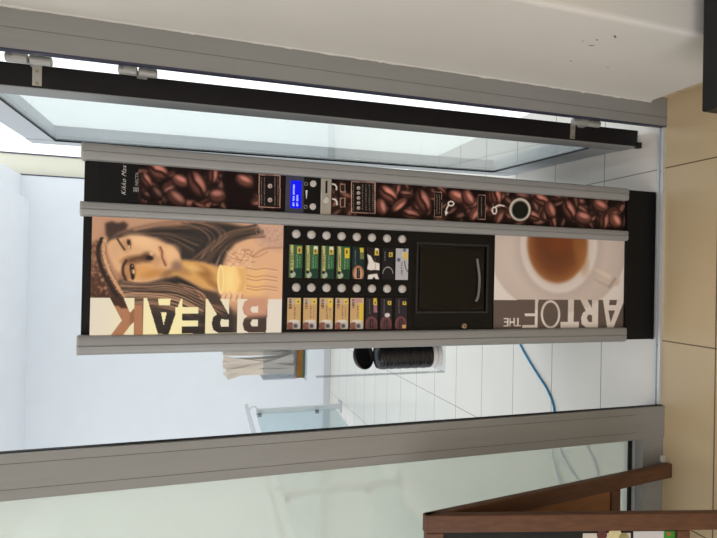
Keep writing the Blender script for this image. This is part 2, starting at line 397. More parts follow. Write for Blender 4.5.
obj('bottom_rail', leafbox(SW, LEN-SW, 0.002, T_-0.002, ZB, 0.165, 0.002), LF, d1)
obj('top_rail', leafbox(SW, LEN-SW, 0.002, T_-0.002, 2.075, ZT, 0.002), LF, d1)
obj('edge_gasket', leafbox(-0.001, 0.004, 0.002, T_-0.002, ZB+0.01, ZT), MT['black'], d1)
obj('pane', leafbox(SW-0.008, LEN-SW+0.008, 0.050, 0.056, 0.158, 2.083), MT['glass'], d1)
g = nb()
for a0, a1, z0, z1 in ((SW, LEN-SW, 0.165, 0.169), (SW, LEN-SW, 2.071, 2.075), (LEN-SW-0.005, LEN-SW, 0.165, 2.075)):
    merge(g, leafbox(a0, a1, 0.056, 0.0615, z0, z1))
obj('glazing_seal', g, MT['black'], d1)
for z0, z1 in ((1.936, 1.957), (0.305, 0.324)):
    k = obj('striker_plate', leafbox(-0.0035, -0.001, 0.004, T_-0.006, z0, z1), MT['steel'], d1)
    for b in (0.018, 0.048):
        obj('screw', cyl(nb(), O+dvec*-0.0035+nvec*b+Vector((-0.007*(z0+z1), 0, (z0+z1)/2)), O+dvec*-0.0052+nvec*b+Vector((-0.007*(z0+z1), 0, (z0+z1)/2)), 0.004, n=12), MT['brass'], k)
obj('bottom_guide', leafbox(-0.004, 0.012, T_-0.016, T_+0.004, 0.012, 0.030), MT['black'], d1)
for z0, z1 in ((1.905, 2.006), (1.66, 1.754), (0.235, 0.345)):
    zm = (z0+z1)/2; xh = 0.529-0.0110*zm; yh = 1.470
    h = obj('hinge', cyl(nb(), (xh, yh, z0), (xh, yh, zm-0.0015), 0.0115, n=24, bev=0.003), MT['hinge'], d1, True)
    obj('knuckle', cyl(nb(), (xh, yh, zm+0.0015), (xh, yh, z1), 0.0115, n=24, bev=0.003), MT['hinge'], h, True)
    obj('hinge_leaf', box(nb(), xh-0.006, xh+0.006, yh+0.008, 1.508, zm-0.020, zm+0.006, 0.002), MT['hinge'], h)
    obj('hinge_leaf', box(nb(), xh-0.002, xh+0.036, yh-0.014, yh+0.002, zm+0.002, zm+0.034, 0.002), MT['hinge'], h)

# terrace
struct('wall_back', box(nb(), -6.0, 0.91, 6.0, 6.2, 0, 4.2), MT['white_wall'], 'smooth white wall at the far end of the terrace', 'wall')
struct('baseboard_back', box(nb(), -6.0, 0.91, 5.985, 6.0, 0, 0.075), mat('grey_skirting', (196, 196, 200), 0.6, noise=0.03), 'grey skirting along the far terrace wall', 'skirting')
wr = nb(); box(wr, 0.91, 1.12, 6.04, 6.2, 0, 4.2)
wro = struct('wall_far', wr, MT['beige_wall'], 'narrow cream return strip beside the far white wall', 'wall')
obj('edge_seal', box(nb(), 1.12, 1.133, 6.03, 6.2, 0, 4.2), MT['bezel'], wro)
obj('corner_bead', box(nb(), 0.905, 0.917, 5.995, 6.04, 0, 4.2), MT['bezel'], wro)
ce = nb(); box(ce, -2.6, 0.91, 3.4, 6.0, 3.235, 3.45); box(ce, -2.6, 0.66, 4.6, 5.999, 3.15, 3.2349)
struct('ceiling.001', ce, MT['white_wall'], 'white soffit over the far end of the terrace', 'ceiling')
# glass balustrade
bl = empty('balustrade', (-1.5, 4.0, 0), 'glass balustrade with grey metal handrail and posts on the terrace', 'railing')
STE = mat('painted_railing_metal', (196, 199, 202), 0.4, 0.1, 0.5, 0.03, 40)
A = Vector((-1.475, 5.52, 0)); B = Vector((-1.62, 3.78, 0)); dirv = (B-A).normalized(); Cc = A+dirv*3.5
obj('handrail', obox(nb(), A-dirv*0.12+Vector((0.045, 0, 0.985)), dirv, Vector((dirv.y, -dirv.x, 0)), (0, 0, 1), 3.75, 0.05, 0.032, 0.006), STE, bl)
for P in (A, B, Cc):
    pm = obj('post', obox(nb(), P+Vector((-0.025, -0.025, 0.012)), (1, 0, 0), (0, 1, 0), (0, 0, 1), 0.05, 0.05, 0.90, 0.004), STE, bl)
    obj('foot_flange', box(nb(), P.x-0.06, P.x+0.06, P.y-0.05, P.y+0.05, 0.0, 0.014, 0.003), STE, pm)
    obj('bracket', tube(nb(), spline([(P.x, P.y, 0.90), (P.x+0.045, P.y-0.01, 0.915), (P.x+0.055, P.y-0.02, 0.955), (P.x+0.02, P.y-0.02, 0.99)]), 0.007), STE, pm, True)
    for z in (0.25, 0.86):
        for s in (1,):
            obj('glass_clamp', obox(nb(), P+dirv*0.026+Vector((-0.012, 0, z)), dirv, Vector((dirv.y, -dirv.x, 0)), (0, 0, 1), 0.04, 0.03, 0.04, 0.003), MT['bezel'], pm)
for P, Q in ((A, B), (B, Cc)):
    L = (Q-P).length
    obj('glass_panel', obox(nb(), P+dirv*0.045+Vector((-0.004, 0, 0.07)), dirv, Vector((dirv.y, -dirv.x, 0)), (0, 0, 1), L-0.09, 0.01, 0.85), MT['rail_glass'], bl)

# blue hose on the terrace floor
hp = [(-0.05, 2.52), (-0.22, 2.36), (-0.345, 2.233), (-0.40, 2.174), (-0.463, 2.095), (-0.521, 2.02), (-0.584, 1.976), (-0.68, 1.955), (-0.77, 1.915), (-0.84, 1.83), (-0.86, 1.75), (-0.80, 1.70), (-0.72, 1.735), (-0.66, 1.83), (-0.66, 1.93), (-0.76, 1.97), (-0.90, 1.92), (-1.05, 1.80)]
lvl = [0.004]*14+[0.011, 0.011, 0.006, 0.004]
tag(obj('hose', tube(nb(), spline([(x, y, z) for (x, y), z in zip(hp, lvl)], 8), 0.0045, 8), MT['hose'], None, True), 'thin blue hose curling over the pale terrace tiles', 'hose')

# ================================================================== VENDING MACHINE
YP = 1.460                               # front of the printed films
vm = empty('vending_machine', (0.04, 1.80, 0), 'tall black coffee vending machine with printed front standing in the doorway', 'vending machine')
XL, XR = -0.221, 0.309
cb = nb(); box(cb, XL+0.012, XR-0.010, YP+0.012, 2.16, 0.012, 1.828, 0.004)
obj('cabinet', cb, MT['body'], vm)
obj('plinth', box(nb(), XL+0.006, XR-0.004, YP-0.012, YP+0.03, 0.001, 0.126, 0.003), MT['body'], vm)
def rail_profile(x0, x1, flip=False, y0=YP+0.012, front=YP-0.016):
    W_ = x1-x0
    pts = [(0, y0), (0, front+0.006), (0.05, front+0.002), (0.12, front), (0.48, front), (0.50, front+0.002), (0.53, front+0.002), (0.55, front-0.001), (0.82, front), (0.95, front+0.003), (1.0, front+0.008), (1.0, y0)]
    if flip: pts = [(1-a, b) for a, b in pts]
    return [(x0+a*W_, b) for a, b in pts]
for x0, x1, fl in ((-0.222, -0.173, True), (0.127, 0.163, True), (0.267, 0.3105, False)):
    o = obj('front_rail', prism_z(nb(), rail_profile(x0, x1, fl), 0.128, 1.826), MT['rail'], vm, True)
    obj('end_cap', prism_z(nb(), rail_profile(x0+0.0005, x1-0.0005, fl, YP+0.010, YP-0.014), 0.124, 0.128), MT['rail'], o, True)
    obj('end_cap', prism_z(nb(), rail_profile(x0-0.0005, x1+0.0005, fl, YP+0.010, YP-0.015), 1.826, 1.831), MT['hinge'], o, True)

# ---- portrait film (backlit)
def z1(a, b): return (80+a/6.518, 210+b/6.518)
def z2(a, b): return (180+a/6.518, 210+b/6.518)
def z3(a, b): return (80+a/6.518, 270+b/6.518)
def z4(a, b): return (180+a/6.518, 270+b/6.518)
def P1(*p): return [z1(*q) for q in p]
def P2(*p): return [z2(*q) for q in p]
def P3(*p): return [z3(*q) for q in p]
def P4(*p): return [z4(*q) for q in p]
def noise2(x, y, f, seed):
    r = np.random.RandomState(seed); g = r.rand(64, 64); u = x*f; v = y*f
    i = np.floor(u).astype(int); k = np.floor(v).astype(int); fu = u-i; fv = v-k; fu = fu*fu*(3-2*fu); fv = fv*fv*(3-2*fv)
    a = g[i % 64, k % 64]; b = g[(i+1) % 64, k % 64]; c = g[i % 64, (k+1) % 64]; d = g[(i+1) % 64, (k+1) % 64]
    return (a*(1-fu)+b*fu)*(1-fv)+(c*(1-fu)+d*fu)*fv
def qz(u, v): return (80+u/3.414, 205+v/3.414)
def Q(*p): return [qz(*k) for k in p]
def strands(a, r, roots, n, cols, w=(0.5, 1.0), al=(0.35, 0.75), jit=9.0):
    """n fine hairs between the first and the last of the guide curves"""
    for k in range(n):
        t = r.rand()*(len(roots)-1); i = int(t); f = t-i
        pts = [(p[0]*(1-f)+q[0]*f+(r.rand()-0.5)*jit, p[1]*(1-f)+q[1]*f+(r.rand()-0.5)*jit) for p, q in zip(roots[i], roots[i+1])]
        a.line(spline([qz(*p) for p in pts], 4), w[0]+(w[1]-w[0])*r.rand(), cols[r.randint(len(cols))], 0.8, al[0]+(al[1]-al[0])*r.rand())
def paint_portrait(a):
    x, y = a.x, a.y; r = np.random.RandomState(4)
    a.fill((186, 140, 110))
    a.poly(Q((30, 30), (330, 40), (250, 70), (170, 75), (90, 60), (60, 120), (20, 130)), (194, 148, 118), 6)
    # jumper
    a.poly(Q((520, 60), (720, 60), (720, 340), (470, 340), (500, 180)), (220, 170, 130), 8)
    a.poly(Q((560, 60), (720, 60), (720, 160), (620, 140)), (198, 156, 132), 10)
    a.poly(Q((540, 230), (640, 215), (620, 320), (540, 320)), (232, 180, 120), 8)
    # hair masses
    a.poly(Q((92, 125), (130, 100), (180, 82), (250, 66), (330, 58), (430, 55), (520, 66), (600, 80), (575, 110), (530, 130), (500, 165), (482, 210), (430, 195), (350, 190), (320, 140), (262, 110), (170, 100)), (64, 57, 54), 4)
    a.poly(Q((140, 250), (185, 268), (240, 264), (335, 235), (390, 275), (470, 300), (520, 360), (520, 460), (60, 460), (60, 330)), (88, 72, 62), 4)
    a.poly(Q((290, 262), (340, 250), (400, 280), (370, 292), (310, 285)), (48, 42, 42), 4)
    # dark trimming of the hat by the brow
    a.poly(Q((86, 62), (108, 55), (130, 62), (150, 56), (164, 66), (158, 84), (130, 95), (100, 118), (88, 100)), (82, 62, 54), 2.0)
    # knitted hat
    hat = a.m_poly(Q((20, 135), (62, 118), (78, 150), (100, 215), (140, 290), (180, 345), (20, 345)), 2)
    a.put(hat, (150, 108, 82)); a.put(hat*np.clip((y-262)/14, 0, 1), (96, 64, 48), 0.95)
    a.blur(1, 2)
    n1 = noise2(x, y, 0.62, 8); n2 = noise2(x, y, 0.62, 9)
    a.put(hat*np.clip((n1-0.55)*6, 0, 1)*np.clip((y-250)/14, 0.25, 1), (204, 156, 122), 0.8); a.put(hat*np.clip((0.4-n2)*6, 0, 1), (70, 44, 34), 0.6)
    a.put(hat*np.clip((y-288)/10, 0, 1), (72, 48, 38), 0.6)
    # long strands above the face
    strands(a, r, [[(100, 118), (190, 92), (330, 70), (470, 60)], [(105, 120), (180, 100), (300, 92), (420, 120)], [(150, 108), (240, 100), (320, 125), (380, 175)]], 60, [(46, 42, 42), (52, 46, 44), (108, 84, 70), (150, 116, 92)])
    strands(a, r, [[(180, 84), (260, 64), (340, 56), (430, 50)], [(200, 84), (270, 74), (340, 68), (420, 60)]], 22, [(196, 148, 114), (160, 120, 96)])
    strands(a, r, [[(370, 190), (430, 140), (500, 90), (600, 66)], [(420, 195), (470, 150), (520, 110), (620, 86)], [(480, 205), (500, 150), (545, 120), (630, 110)]], 70, [(54, 48, 46), (206, 154, 118), (84, 68, 60), (180, 134, 104), (60, 52, 50)])
    strands(a, r, [[(415, 190), (440, 120), (400, 80), (340, 62)], [(455, 150), (500, 100), (470, 72), (400, 58)]], 24, [(176, 132, 104), (50, 45, 44)], (0.5, 0.9), (0.3, 0.6))
    # neck
    a.poly(Q((330, 192), (360, 188), (420, 196), (474, 215), (482, 262), (455, 292), (420, 285), (380, 262), (330, 240), (300, 245)), (216, 162, 96), 4)
    for (u, v, ru, rv, an, c, al) in ((425, 232, 10, 5, 35, (150, 102, 56), 0.7), (350, 225, 8, 4, 20, (168, 122, 82), 0.6), (390, 215, 9, 3, 15, (232, 184, 118), 0.7), (455, 270, 8, 3, 30, (150, 100, 54), 0.6)):
        a.ell(*qz(u, v), ru, rv, an, c, 1.0, al)
    # face
    a.poly(Q((92, 140), (104, 120), (170, 104), (215, 107), (262, 122), (312, 140), (338, 165), (344, 190), (336, 214), (310, 236), (270, 252), (230, 262), (188, 266), (150, 256), (118, 215), (98, 170)), (222, 172, 126), 2.5)
    for (u, v, ru, rv, an, c, al) in ((215, 125, 15, 6, 15, (236, 188, 142), 0.9), (310, 165, 7, 8, 60, (234, 184, 136), 0.9), (262, 160, 7, 5, 0, (232, 182, 136), 0.7), (210, 225, 15, 7, -5, (218, 158, 96), 0.95), (250, 235, 12, 4, -15, (196, 138, 78), 0.8),
                                   (120, 150, 5, 9, 0, (210, 164, 124), 0.7), (158, 135, 5, 7, 0, (188, 138, 100), 0.7), (166, 215, 6, 9, 0, (178, 126, 88), 0.75), (190, 186, 12, 4, -8, (120, 84, 60), 0.9), (232, 178, 6, 4.6, 0, (92, 64, 48), 0.9), (330, 208, 5, 5, 0, (150, 116, 98), 0.9), (300, 232, 8, 3, -25, (152, 108, 70), 0.8), (262, 190, 5, 5, 0, (198, 148, 106), 0.7), (150, 245, 6, 4, 30, (158, 112, 78), 0.7)):
        a.ell(*qz(u, v), ru, rv, an, c, 1.1, al)
    a.blur(1, 1)
    a.ell(*qz(238, 181), 3.4, 2.0, 10, (44, 32, 28), 0.8); a.ell(*qz(244, 166), 2.2, 2.0, 0, (240, 194, 150), 0.9, 0.7)
    a.line(Q((170, 190), (195, 180), (228, 176)), 1.6, (92, 62, 46), 2.0, 0.6)
    # mouth
    a.line(spline(Q((273, 146), (279, 162), (284, 180), (292, 204)), 4), 3.8, (192, 130, 100), 1.8, 0.85)
    a.line(spline(Q((274, 144), (281, 160), (280, 178), (292, 206)), 4), 0.9, (110, 70, 54), 0.9); a.ell(*qz(290, 176), 1.4, 3.2, -12, (226, 168, 132), 0.9, 0.8)
    # eyes and brows
    a.line(spline(Q((128, 116), (138, 132), (152, 152)), 4), 2.0, (84, 60, 46), 1.6, 0.9)
    a.ell(*qz(166, 128), 1.7, 3.2, -10, (76, 54, 44), 0.7); a.ell(*qz(169, 143), 0.9, 1.6, 0, (226, 200, 164), 0.8, 0.8); a.line(Q((171, 118), (174, 132), (171, 148)), 0.8, (96, 66, 50), 0.8, 0.8)
    a.line(spline(Q((158, 190), (148, 208), (147, 232), (156, 256)), 4), 2.8, (76, 54, 42), 1.8, 0.95)
    a.ell(*qz(180, 226), 2.6, 6.0, -6, (122, 84, 58), 0.9, 0.9); a.ell(*qz(178, 211), 2.1, 2.5, 0, (46, 32, 28), 0.6); a.ell(*qz(183, 228), 1.1, 2.2, 0, (216, 186, 142), 0.7); a.ell(*qz(180, 245), 1.8, 3.0, 0, (58, 42, 34), 0.8); a.ell(*qz(179, 209), 0.5, 0.6, 0, (220, 196, 160), 0.6)
    a.line(Q((173, 202), (171, 218), (176, 246)), 0.9, (58, 40, 32), 0.9)
    # hat rim
    a.line(spline(Q((74, 116), (62, 150), (68, 200), (96, 262), (142, 335)), 5), 4.0, (58, 45, 40), 1.4)
    a.line(spline(Q((84, 122), (82, 165), (100, 225), (140, 295), (190, 350)), 5), 3.6, (206, 158, 118), 1.2); a.line(spline(Q((88, 140), (92, 180), (112, 235), (150, 298)), 5), 0.8, (150, 104, 76), 0.8, 0.8)
    for k in range(40):
        t = r.rand(); px_, py_ = spline(Q((84, 122), (82, 165), (100, 225), (140, 295), (190, 350)), 10)[int(t*39)]
        a.ell(px_+r.randn()*1.1, py_+r.randn(), 0.7, 0.7, 0, ((228, 184, 144), (160, 116, 86))[k % 2], 0.8, 0.7)
    # strands below the face
    strands(a, r, [[(140, 258), (220, 268), (300, 262), (380, 290)], [(140, 280), (230, 285), (330, 290), (430, 330)], [(150, 310), (240, 312), (330, 325), (420, 370)], [(170, 345), (240, 345), (320, 362), (400, 400)]], 110, [(52, 44, 42), (60, 50, 46), (178, 136, 106), (140, 108, 88), (206, 160, 124)], (0.5, 1.0), (0.35, 0.8))
    strands(a, r, [[(330, 265), (390, 290), (430, 330), (500, 350)], [(360, 280), (420, 300), (450, 350), (500, 390)]], 26, [(196, 146, 112), (66, 54, 48)])
    # lower part, seen through the letters
    a.put(np.clip((y-309)/8, 0, 1)*(x > 150), (60, 52, 50), 0.8)
    a.poly(Q((100, 345), (215, 340), (215, 445), (100, 445)), (180, 126, 92), 2); a.line(Q((178, 360), (176, 440)), 3, (130, 88, 64), 4, 0.6)
    a.poly(Q((100, 315), (130, 315), (165, 352), (140, 352)), (84, 54, 40), 2)
    a.poly(Q((540, 315), (640, 315), (640, 378), (560, 385)), (202, 148, 120), 6)
    a.ell(*qz(390, 405), 12, 2.0, 10, (120, 92, 76), 1.0, 0.6)
    # cup and fingers
    a.poly(Q((478, 206), (560, 210), (572, 250), (565, 285), (548, 305), (500, 312), (478, 300)), (246, 202, 128), 1.4)
    a.poly(Q((535, 210), (566, 212), (574, 255), (560, 295), (535, 305), (548, 260)), (222, 168, 108), 4, 0.85)
    a.ell(*qz(512, 255), 4, 11, 0, (252, 212, 144), 0.9, 0.7)
    a.ell(*qz(480, 254), 3.3, 14.4, 0, (255, 222, 158), 0.2); a.ell(*qz(481, 254), 2.2, 12.8, 0, (240, 194, 122), 0.3)
    for (u0, v0, u1, v1) in ((488, 318, 494, 300), (506, 322, 512, 300), (525, 322, 532, 304), (545, 318, 548, 302)):
        a.line(Q((u0, v0), (u1, v1)), 3.4, (232, 184, 142), 1.2); a.line(Q((u0+7, v0), (u1+7, v1+4)), 0.7, (140, 96, 72), 0.9, 0.8)
    # knit of the jumper
    for k, v0 in enumerate((215, 240, 252, 275, 285)):
        a.line(spline(Q((570, v0), (600, v0+6), (630, v0+2), (672, v0+8)), 5), 0.9, (168, 118, 86), 1.1, 0.75); a.line(spline(Q((572, v0+4), (602, v0+10), (632, v0+6), (672, v0+12)), 5), 0.8, (240, 192, 146), 1.1, 0.6)
    a.line(spline(Q((590, 175), (630, 150), (690, 145)), 5), 1.4, (170, 122, 94), 2.0, 0.8); a.line(spline(Q((505, 190), (560, 165), (600, 178), (640, 160)), 5), 1.0, (176, 126, 98), 1.4, 0.7)
    for k in range(60):
        a.ell(*qz(500+90*r.rand(), 150+60*r.rand()), 1.6+1.6*r.rand(), 0.7, 40*r.randn(), ((178, 128, 100), (238, 190, 150))[k % 2], 0.7, 0.6)
    for k in range(70):
        a.ell(*qz(600+95*r.rand(), 70+70*r.rand()), 0.6, 0.6, 0, ((164, 124, 104), (222, 180, 152))[k % 2], 0.8, 0.6)
    a.c = np.clip((a.c*0.9+a.c.mean(axis=2, keepdims=True)*0.1-128)*1.2+122, 12, 255)
    # white strip, lettering knocked out of it
    top = 297.9+(x-88)*0.0065
    strip = (y > top).astype(float)
    L = np.zeros_like(x)
    def add(m): nonlocal_L[0] = np.maximum(nonlocal_L[0], m)
    nonlocal_L = [L]
    def cut(m): nonlocal_L[0] = nonlocal_L[0]*(1-m)
    # K
    add(a.m_poly(P3((355, 180), (415, 180), (412, 424), (352, 424))))
    add(a.m_poly(P3((195, 180), (285, 180), (325, 280), (352, 250), (352, 340), (325, 365), (280, 425), (200, 425), (272, 330))))
    # A
    add(a.m_poly(P3((436, 180), (660, 180), (578, 418), (508, 418))))
    cut(a.m_poly(P3((508, 180), (592, 180), (586, 228), (514, 228)))); cut(a.m_poly(P3((528, 275), (566, 275), (545, 358))))
    # E
    add(a.m_poly(P4((15, 185), (168, 185), (165, 415), (12, 415))))
    cut(a.m_poly(P4((-30, 240), (118, 240), (117, 282), (-30, 284)))); cut(a.m_poly(P4((-30, 328), (116, 328), (115, 368), (-30, 370))))
    # R
    add(a.m_poly(P4((320, 185), (376, 185), (370, 410), (316, 410))))
    add(a.m_poly(P4((178, 185), (258, 185), (318, 290), (318, 325), (268, 320), (262, 345), (268, 368), (318, 368), (318, 410), (250, 410), (218, 392), (206, 350), (216, 308), (240, 288))))
    # B
    add(a.m_poly(P4((512, 190), (575, 190), (560, 408), (506, 408))))
    add(a.m_poly(P4((512, 190), (512, 235), (470, 238), (458, 258), (470, 278), (510, 280), (510, 322), (470, 324), (458, 346), (468, 366), (508, 368), (508, 408), (450, 408), (418, 392), (408, 350), (418, 315), (440, 302), (418, 288), (406, 250), (420, 205), (450, 190))))
    w_ = strip*(1-nonlocal_L[0])
    warm = np.exp(-((x-172)/55.0)**2)[..., None]  # uneven backlight painted into the strip: brighter and yellower around the middle
    a.c = a.c*(1-w_[..., None])+w_[..., None]*(np.array((232, 218, 200))*(1-warm)+np.array((255, 238, 176))*warm)
film('portrait_panel', -0.173, 0.127, 1.320, 1.805, YP, 0.0017, paint_portrait, MT['backlit'], vm)['label'] = 'warm backlit portrait of a woman in a knitted hat holding a cup, lettered BREAK'

# ---- cup film
def zc(a, b): return (490+a/5.121, 230+b/5.121)
def PC(*p): return [zc(*q) for q in p]
def paint_cup(a):
    x, y = a.x, a.y
    a.fill((212, 204, 199))
    a.ell(558, 250, 68, 63, 0, (188, 174, 167), 0.03); a.ell(556, 247, 60, 57, 0, (194, 180, 173), 0.3)
    a.line(PC((520, 200), (640, 262)), 9.5, (192, 176, 166), 1.5); a.line(PC((532, 198), (610, 240)), 4.0, (206, 192, 182), 2.0); a.line(PC((612, 292), (640, 250)), 2.4, (150, 132, 122), 2.0, 0.8)
    a.line(PC((530, 250), (610, 292)), 1.2, (160, 142, 132), 1.4, 0.7)
    a.ell(559, 247, 42, 51, 0, (176, 162, 155), 0.3, 0.8); a.ell(559, 245, 38.4, 48.0, 0, (208, 198, 193), 0.08)
    a.ell(557, 244, 33, 41.5, 0, (196, 182, 174), 0.3)
    a.ell(557.5, 244, 29.8, 38.8, 0, (160, 110, 70), 0.10); a.ell(558, 242, 27, 35, 0, (128, 78, 46), 0.4); a.ell(556, 243, 21, 30, 0, (100, 58, 38), 0.9); a.ell(562, 232, 16, 20, 0, (120, 64, 34), 0.9, 0.8); a.ell(580, 250, 6, 22, -12, (150, 100, 56), 0.9, 0.6)
    a.blur(1, 2)
    strip = (y > 299.8).astype(float)
    L = [np.zeros_like(x)]
    def add(m): L[0] = np.maximum(L[0], m)
    def cut(m): L[0] = L[0]*(1-m)
    add(a.m_poly(PC((578, 355), (690, 355), (632, 500), (600, 500)))); cut(a.m_poly(PC((612, 355), (652, 355), (646, 384), (610, 384)))); cut(a.m_poly(PC((606, 412), (640, 412), (618, 474))))
    # R
    add(a.m_poly(PC((522, 355), (556, 355), (553, 500), (522, 500))))
    add(a.m_poly(PC((462, 355), (498, 355), (526, 408), (526, 436), (502, 434), (496, 452), (504, 470), (524, 472), (524, 500), (492, 500), (470, 482), (466, 450), (476, 424), (490, 414))))
    # T
    add(a.m_poly(PC((400, 355), (430, 355), (428, 474), (398, 474)))); add(a.m_poly(PC((362, 470), (456, 470), (455, 500), (361, 500))))
    # O (thin)
    o = a.m_ell(*zc(310, 432), 9.7, 14.2, 0, 0.06)*(1-a.m_ell(*zc(310, 432), 7.6, 11.9, 0, 0.06)); add(o)
    # F (thin)
    add(a.m_poly(PC((232, 355), (247, 355), (244, 500), (229, 500)))); add(a.m_poly(PC((166, 486), (244, 486), (244, 500), (164, 500)))); add(a.m_poly(PC((178, 428), (240, 428), (240, 441), (178, 441))))
    # THE
    for p in (((140, 450), (147, 450), (147, 492), (140, 492)), ((128, 487), (158, 487), (158, 494), (128, 494)), ((99, 450), (105, 450), (105, 494), (99, 494)), ((121, 450), (127, 450), (127, 494), (121, 494)), ((102, 469), (124, 469), (124, 475), (102, 475)),
              ((88, 450), (94, 450), (94, 494), (88, 494)), ((70, 450), (92, 450), (92, 456), (70, 456)), ((72, 469), (92, 469), (92, 475), (72, 475)), ((70, 488), (92, 488), (92, 494), (70, 494))):
        add(a.m_poly(PC(*p)))
    a.put(strip*(1-L[0]), (94, 82, 76)); a.put(strip*L[0], (206, 196, 190), 0.55)
PRG = 1.42
film('cup_panel', -0.173, 0.127, 0.1265, 0.642, YP, 0.0018, paint_cup, MT['print'], vm, PRG)['label'] = 'printed panel of a coffee cup from above, lettered THE ART OF'

# ---- coffee bean film on the right column
def bean(a, cx, cy, Lg, Wd, ang, tone=1.0, crease=True):
    base = np.array((82, 50, 44))*tone
    m = a.m_ell(cx, cy, Lg, Wd, ang, 0.12); a.put(m, base*0.42)
    t = math.radians(ang); ux, uy = math.cos(t), math.sin(t)
    a.put(a.m_ell(cx+0.6, cy-0.8, Lg*0.86, Wd*0.82, ang, 0.35), base*1.0)
    a.put(a.m_ell(cx+uy*Wd*0.35, cy-ux*Wd*0.35, Lg*0.6, Wd*0.34, ang, 0.9), np.clip(base*1.35+np.array((80, 62, 58)), 0, 255), 0.8)
    if crease:
        q = [(cx-ux*Lg*0.9, cy-uy*Lg*0.9), (cx-ux*Lg*0.3-uy*Wd*0.16, cy-uy*Lg*0.3+ux*Wd*0.16), (cx+ux*Lg*0.3+uy*Wd*0.1, cy+uy*Lg*0.3-ux*Wd*0.1), (cx+ux*Lg*0.9, cy+uy*Lg*0.9)]
        a.line(q, Wd*0.30, (34, 16, 14), Wd*0.2)
        a.line([(p[0]+uy*Wd*0.28, p[1]-ux*Wd*0.28) for p in q[1:3]], Wd*0.16, np.clip(base*1.3+np.array((52, 38, 34)), 0, 255), Wd*0.25, 0.7)
def curl(a, pts, w=1.4): a.line(pts, w, (216, 206, 200), 0.7)
def paint_beans(a):
    x, y = a.x, a.y; a.fill((22, 11, 12)); r = np.random.RandomState(12)
    mid = lambda xx: 188.5+(xx-160)*0.0468                    # centre line of the strip
    def field(x0, x1, n, s0, s1):
        for k in range(n):
            xx = x0+(x1-x0)*r.rand(); bean(a, xx, mid(xx)-17+34*r.rand(), s0+(s1-s0)*r.rand(), (s0+(s1-s0)*r.rand())*0.62, 180*r.rand(), 0.3+0.6*r.rand(), r.rand() < 0.4)
    field(138, 262, 46, 7, 11); field(320, 352, 16, 6, 9); field(374, 628, 120, 6.5, 9.5)
    for cx, cy, Lg, Wd, an, tn, cr in ((158, 171, 11, 8, 30, 1.25, True), (146, 180, 9, 5, 60, 1.1, True), (180, 181, 9.5, 6.5, 25, 1.2, False), (197, 184, 14.5, 9, 62, 1.05, True), (176, 199, 12, 8, 40, 0.85, False), (213, 175, 9, 5.5, 100, 1.1, True), (217, 196, 9, 8, 0, 0.95, False), (244, 181, 10, 6.5, 25, 1.15, False), (200, 207, 9, 4, 25, 0.8, True),
                               (388, 194, 11, 7, 40, 1.35, True), (381, 207, 9, 6, 75, 1.1, False), (399, 205, 10, 4.6, 140, 1.2, False), (423, 201, 12.5, 7.5, 68, 1.1, True), (411, 215, 10, 6, 20, 1.0, True), (457, 197, 10, 6.5, 25, 1.25, False), (468, 198, 9, 6, 60, 1.2, False), (474, 214, 8, 5, 120, 1.15, False), (496, 196, 9, 6, 80, 1.2, True), (541, 200, 9, 6, 30, 1.25, True), (550, 210, 9, 6, 70, 1.1, False), (569, 210, 11, 6.5, 65, 1.15, True), (583, 218, 9, 7, 20, 1.15, False), (600, 206, 9, 6.5, 30, 1.15, False), (615, 221, 8, 6.5, 60, 1.3, False), (604, 221, 9, 5.5, 100, 1.0, True), (533, 216, 8, 5, 30, 1.1, True)):
        bean(a, cx, cy, Lg, Wd, an, tn, cr)
    a.blur(1, 1)
    # arrows
    for ax, ay in ((335, 187), (335.4, 202)):
        curl(a, [(ax-2.6, ay-3), (ax, ay-2.4), (ax+1.6, ay), (ax+1.4, ay+2.6)], 1.5)
    for oy in ((184, 192), (198, 207)):
        a.rect(340, 345.4, oy[0]-0.4, oy[1]+0.4, (150, 120, 104)); a.rect(340.9, 344.5, oy[0]+0.6, oy[1]-0.6, (36, 24, 22))
    t = np.linspace(0, 2*math.pi, 14)
    curl(a, [(446, 214), (446.5, 209), (448.5, 205)]+[(451+2.8*math.cos(q+2.6), 203.6+2.2*math.sin(q+2.6)) for q in t]); a.poly([(444.5, 211), (448.6, 212.2), (445.6, 216)], (216, 206, 200), 0.5)
    curl(a, [(504, 206), (499, 205), (495.5, 207)]+[(494.4+2.2*math.cos(q-1.2), 210.5+3.4*math.sin(q-1.2)) for q in t])
    # cup seen from above
    a.ell(520.2, 210, 11.6, 12.2, 0, (44, 22, 20), 0.12); a.ell(520, 209.6, 10.8, 11.6, 0, (186, 180, 170), 0.1); a.ell(520, 209.8, 8.6, 9.4, 0, (120, 114, 106), 0.15); a.ell(520.2, 210, 8.0, 8.7, 0, (22, 24, 20), 0.12)
film('bean_panel', 0.163, 0.267, 0.1265, 1.700, YP, 0.0017, paint_beans, MT['print'], vm, PRG)['label'] = 'column film printed with roasted coffee beans'

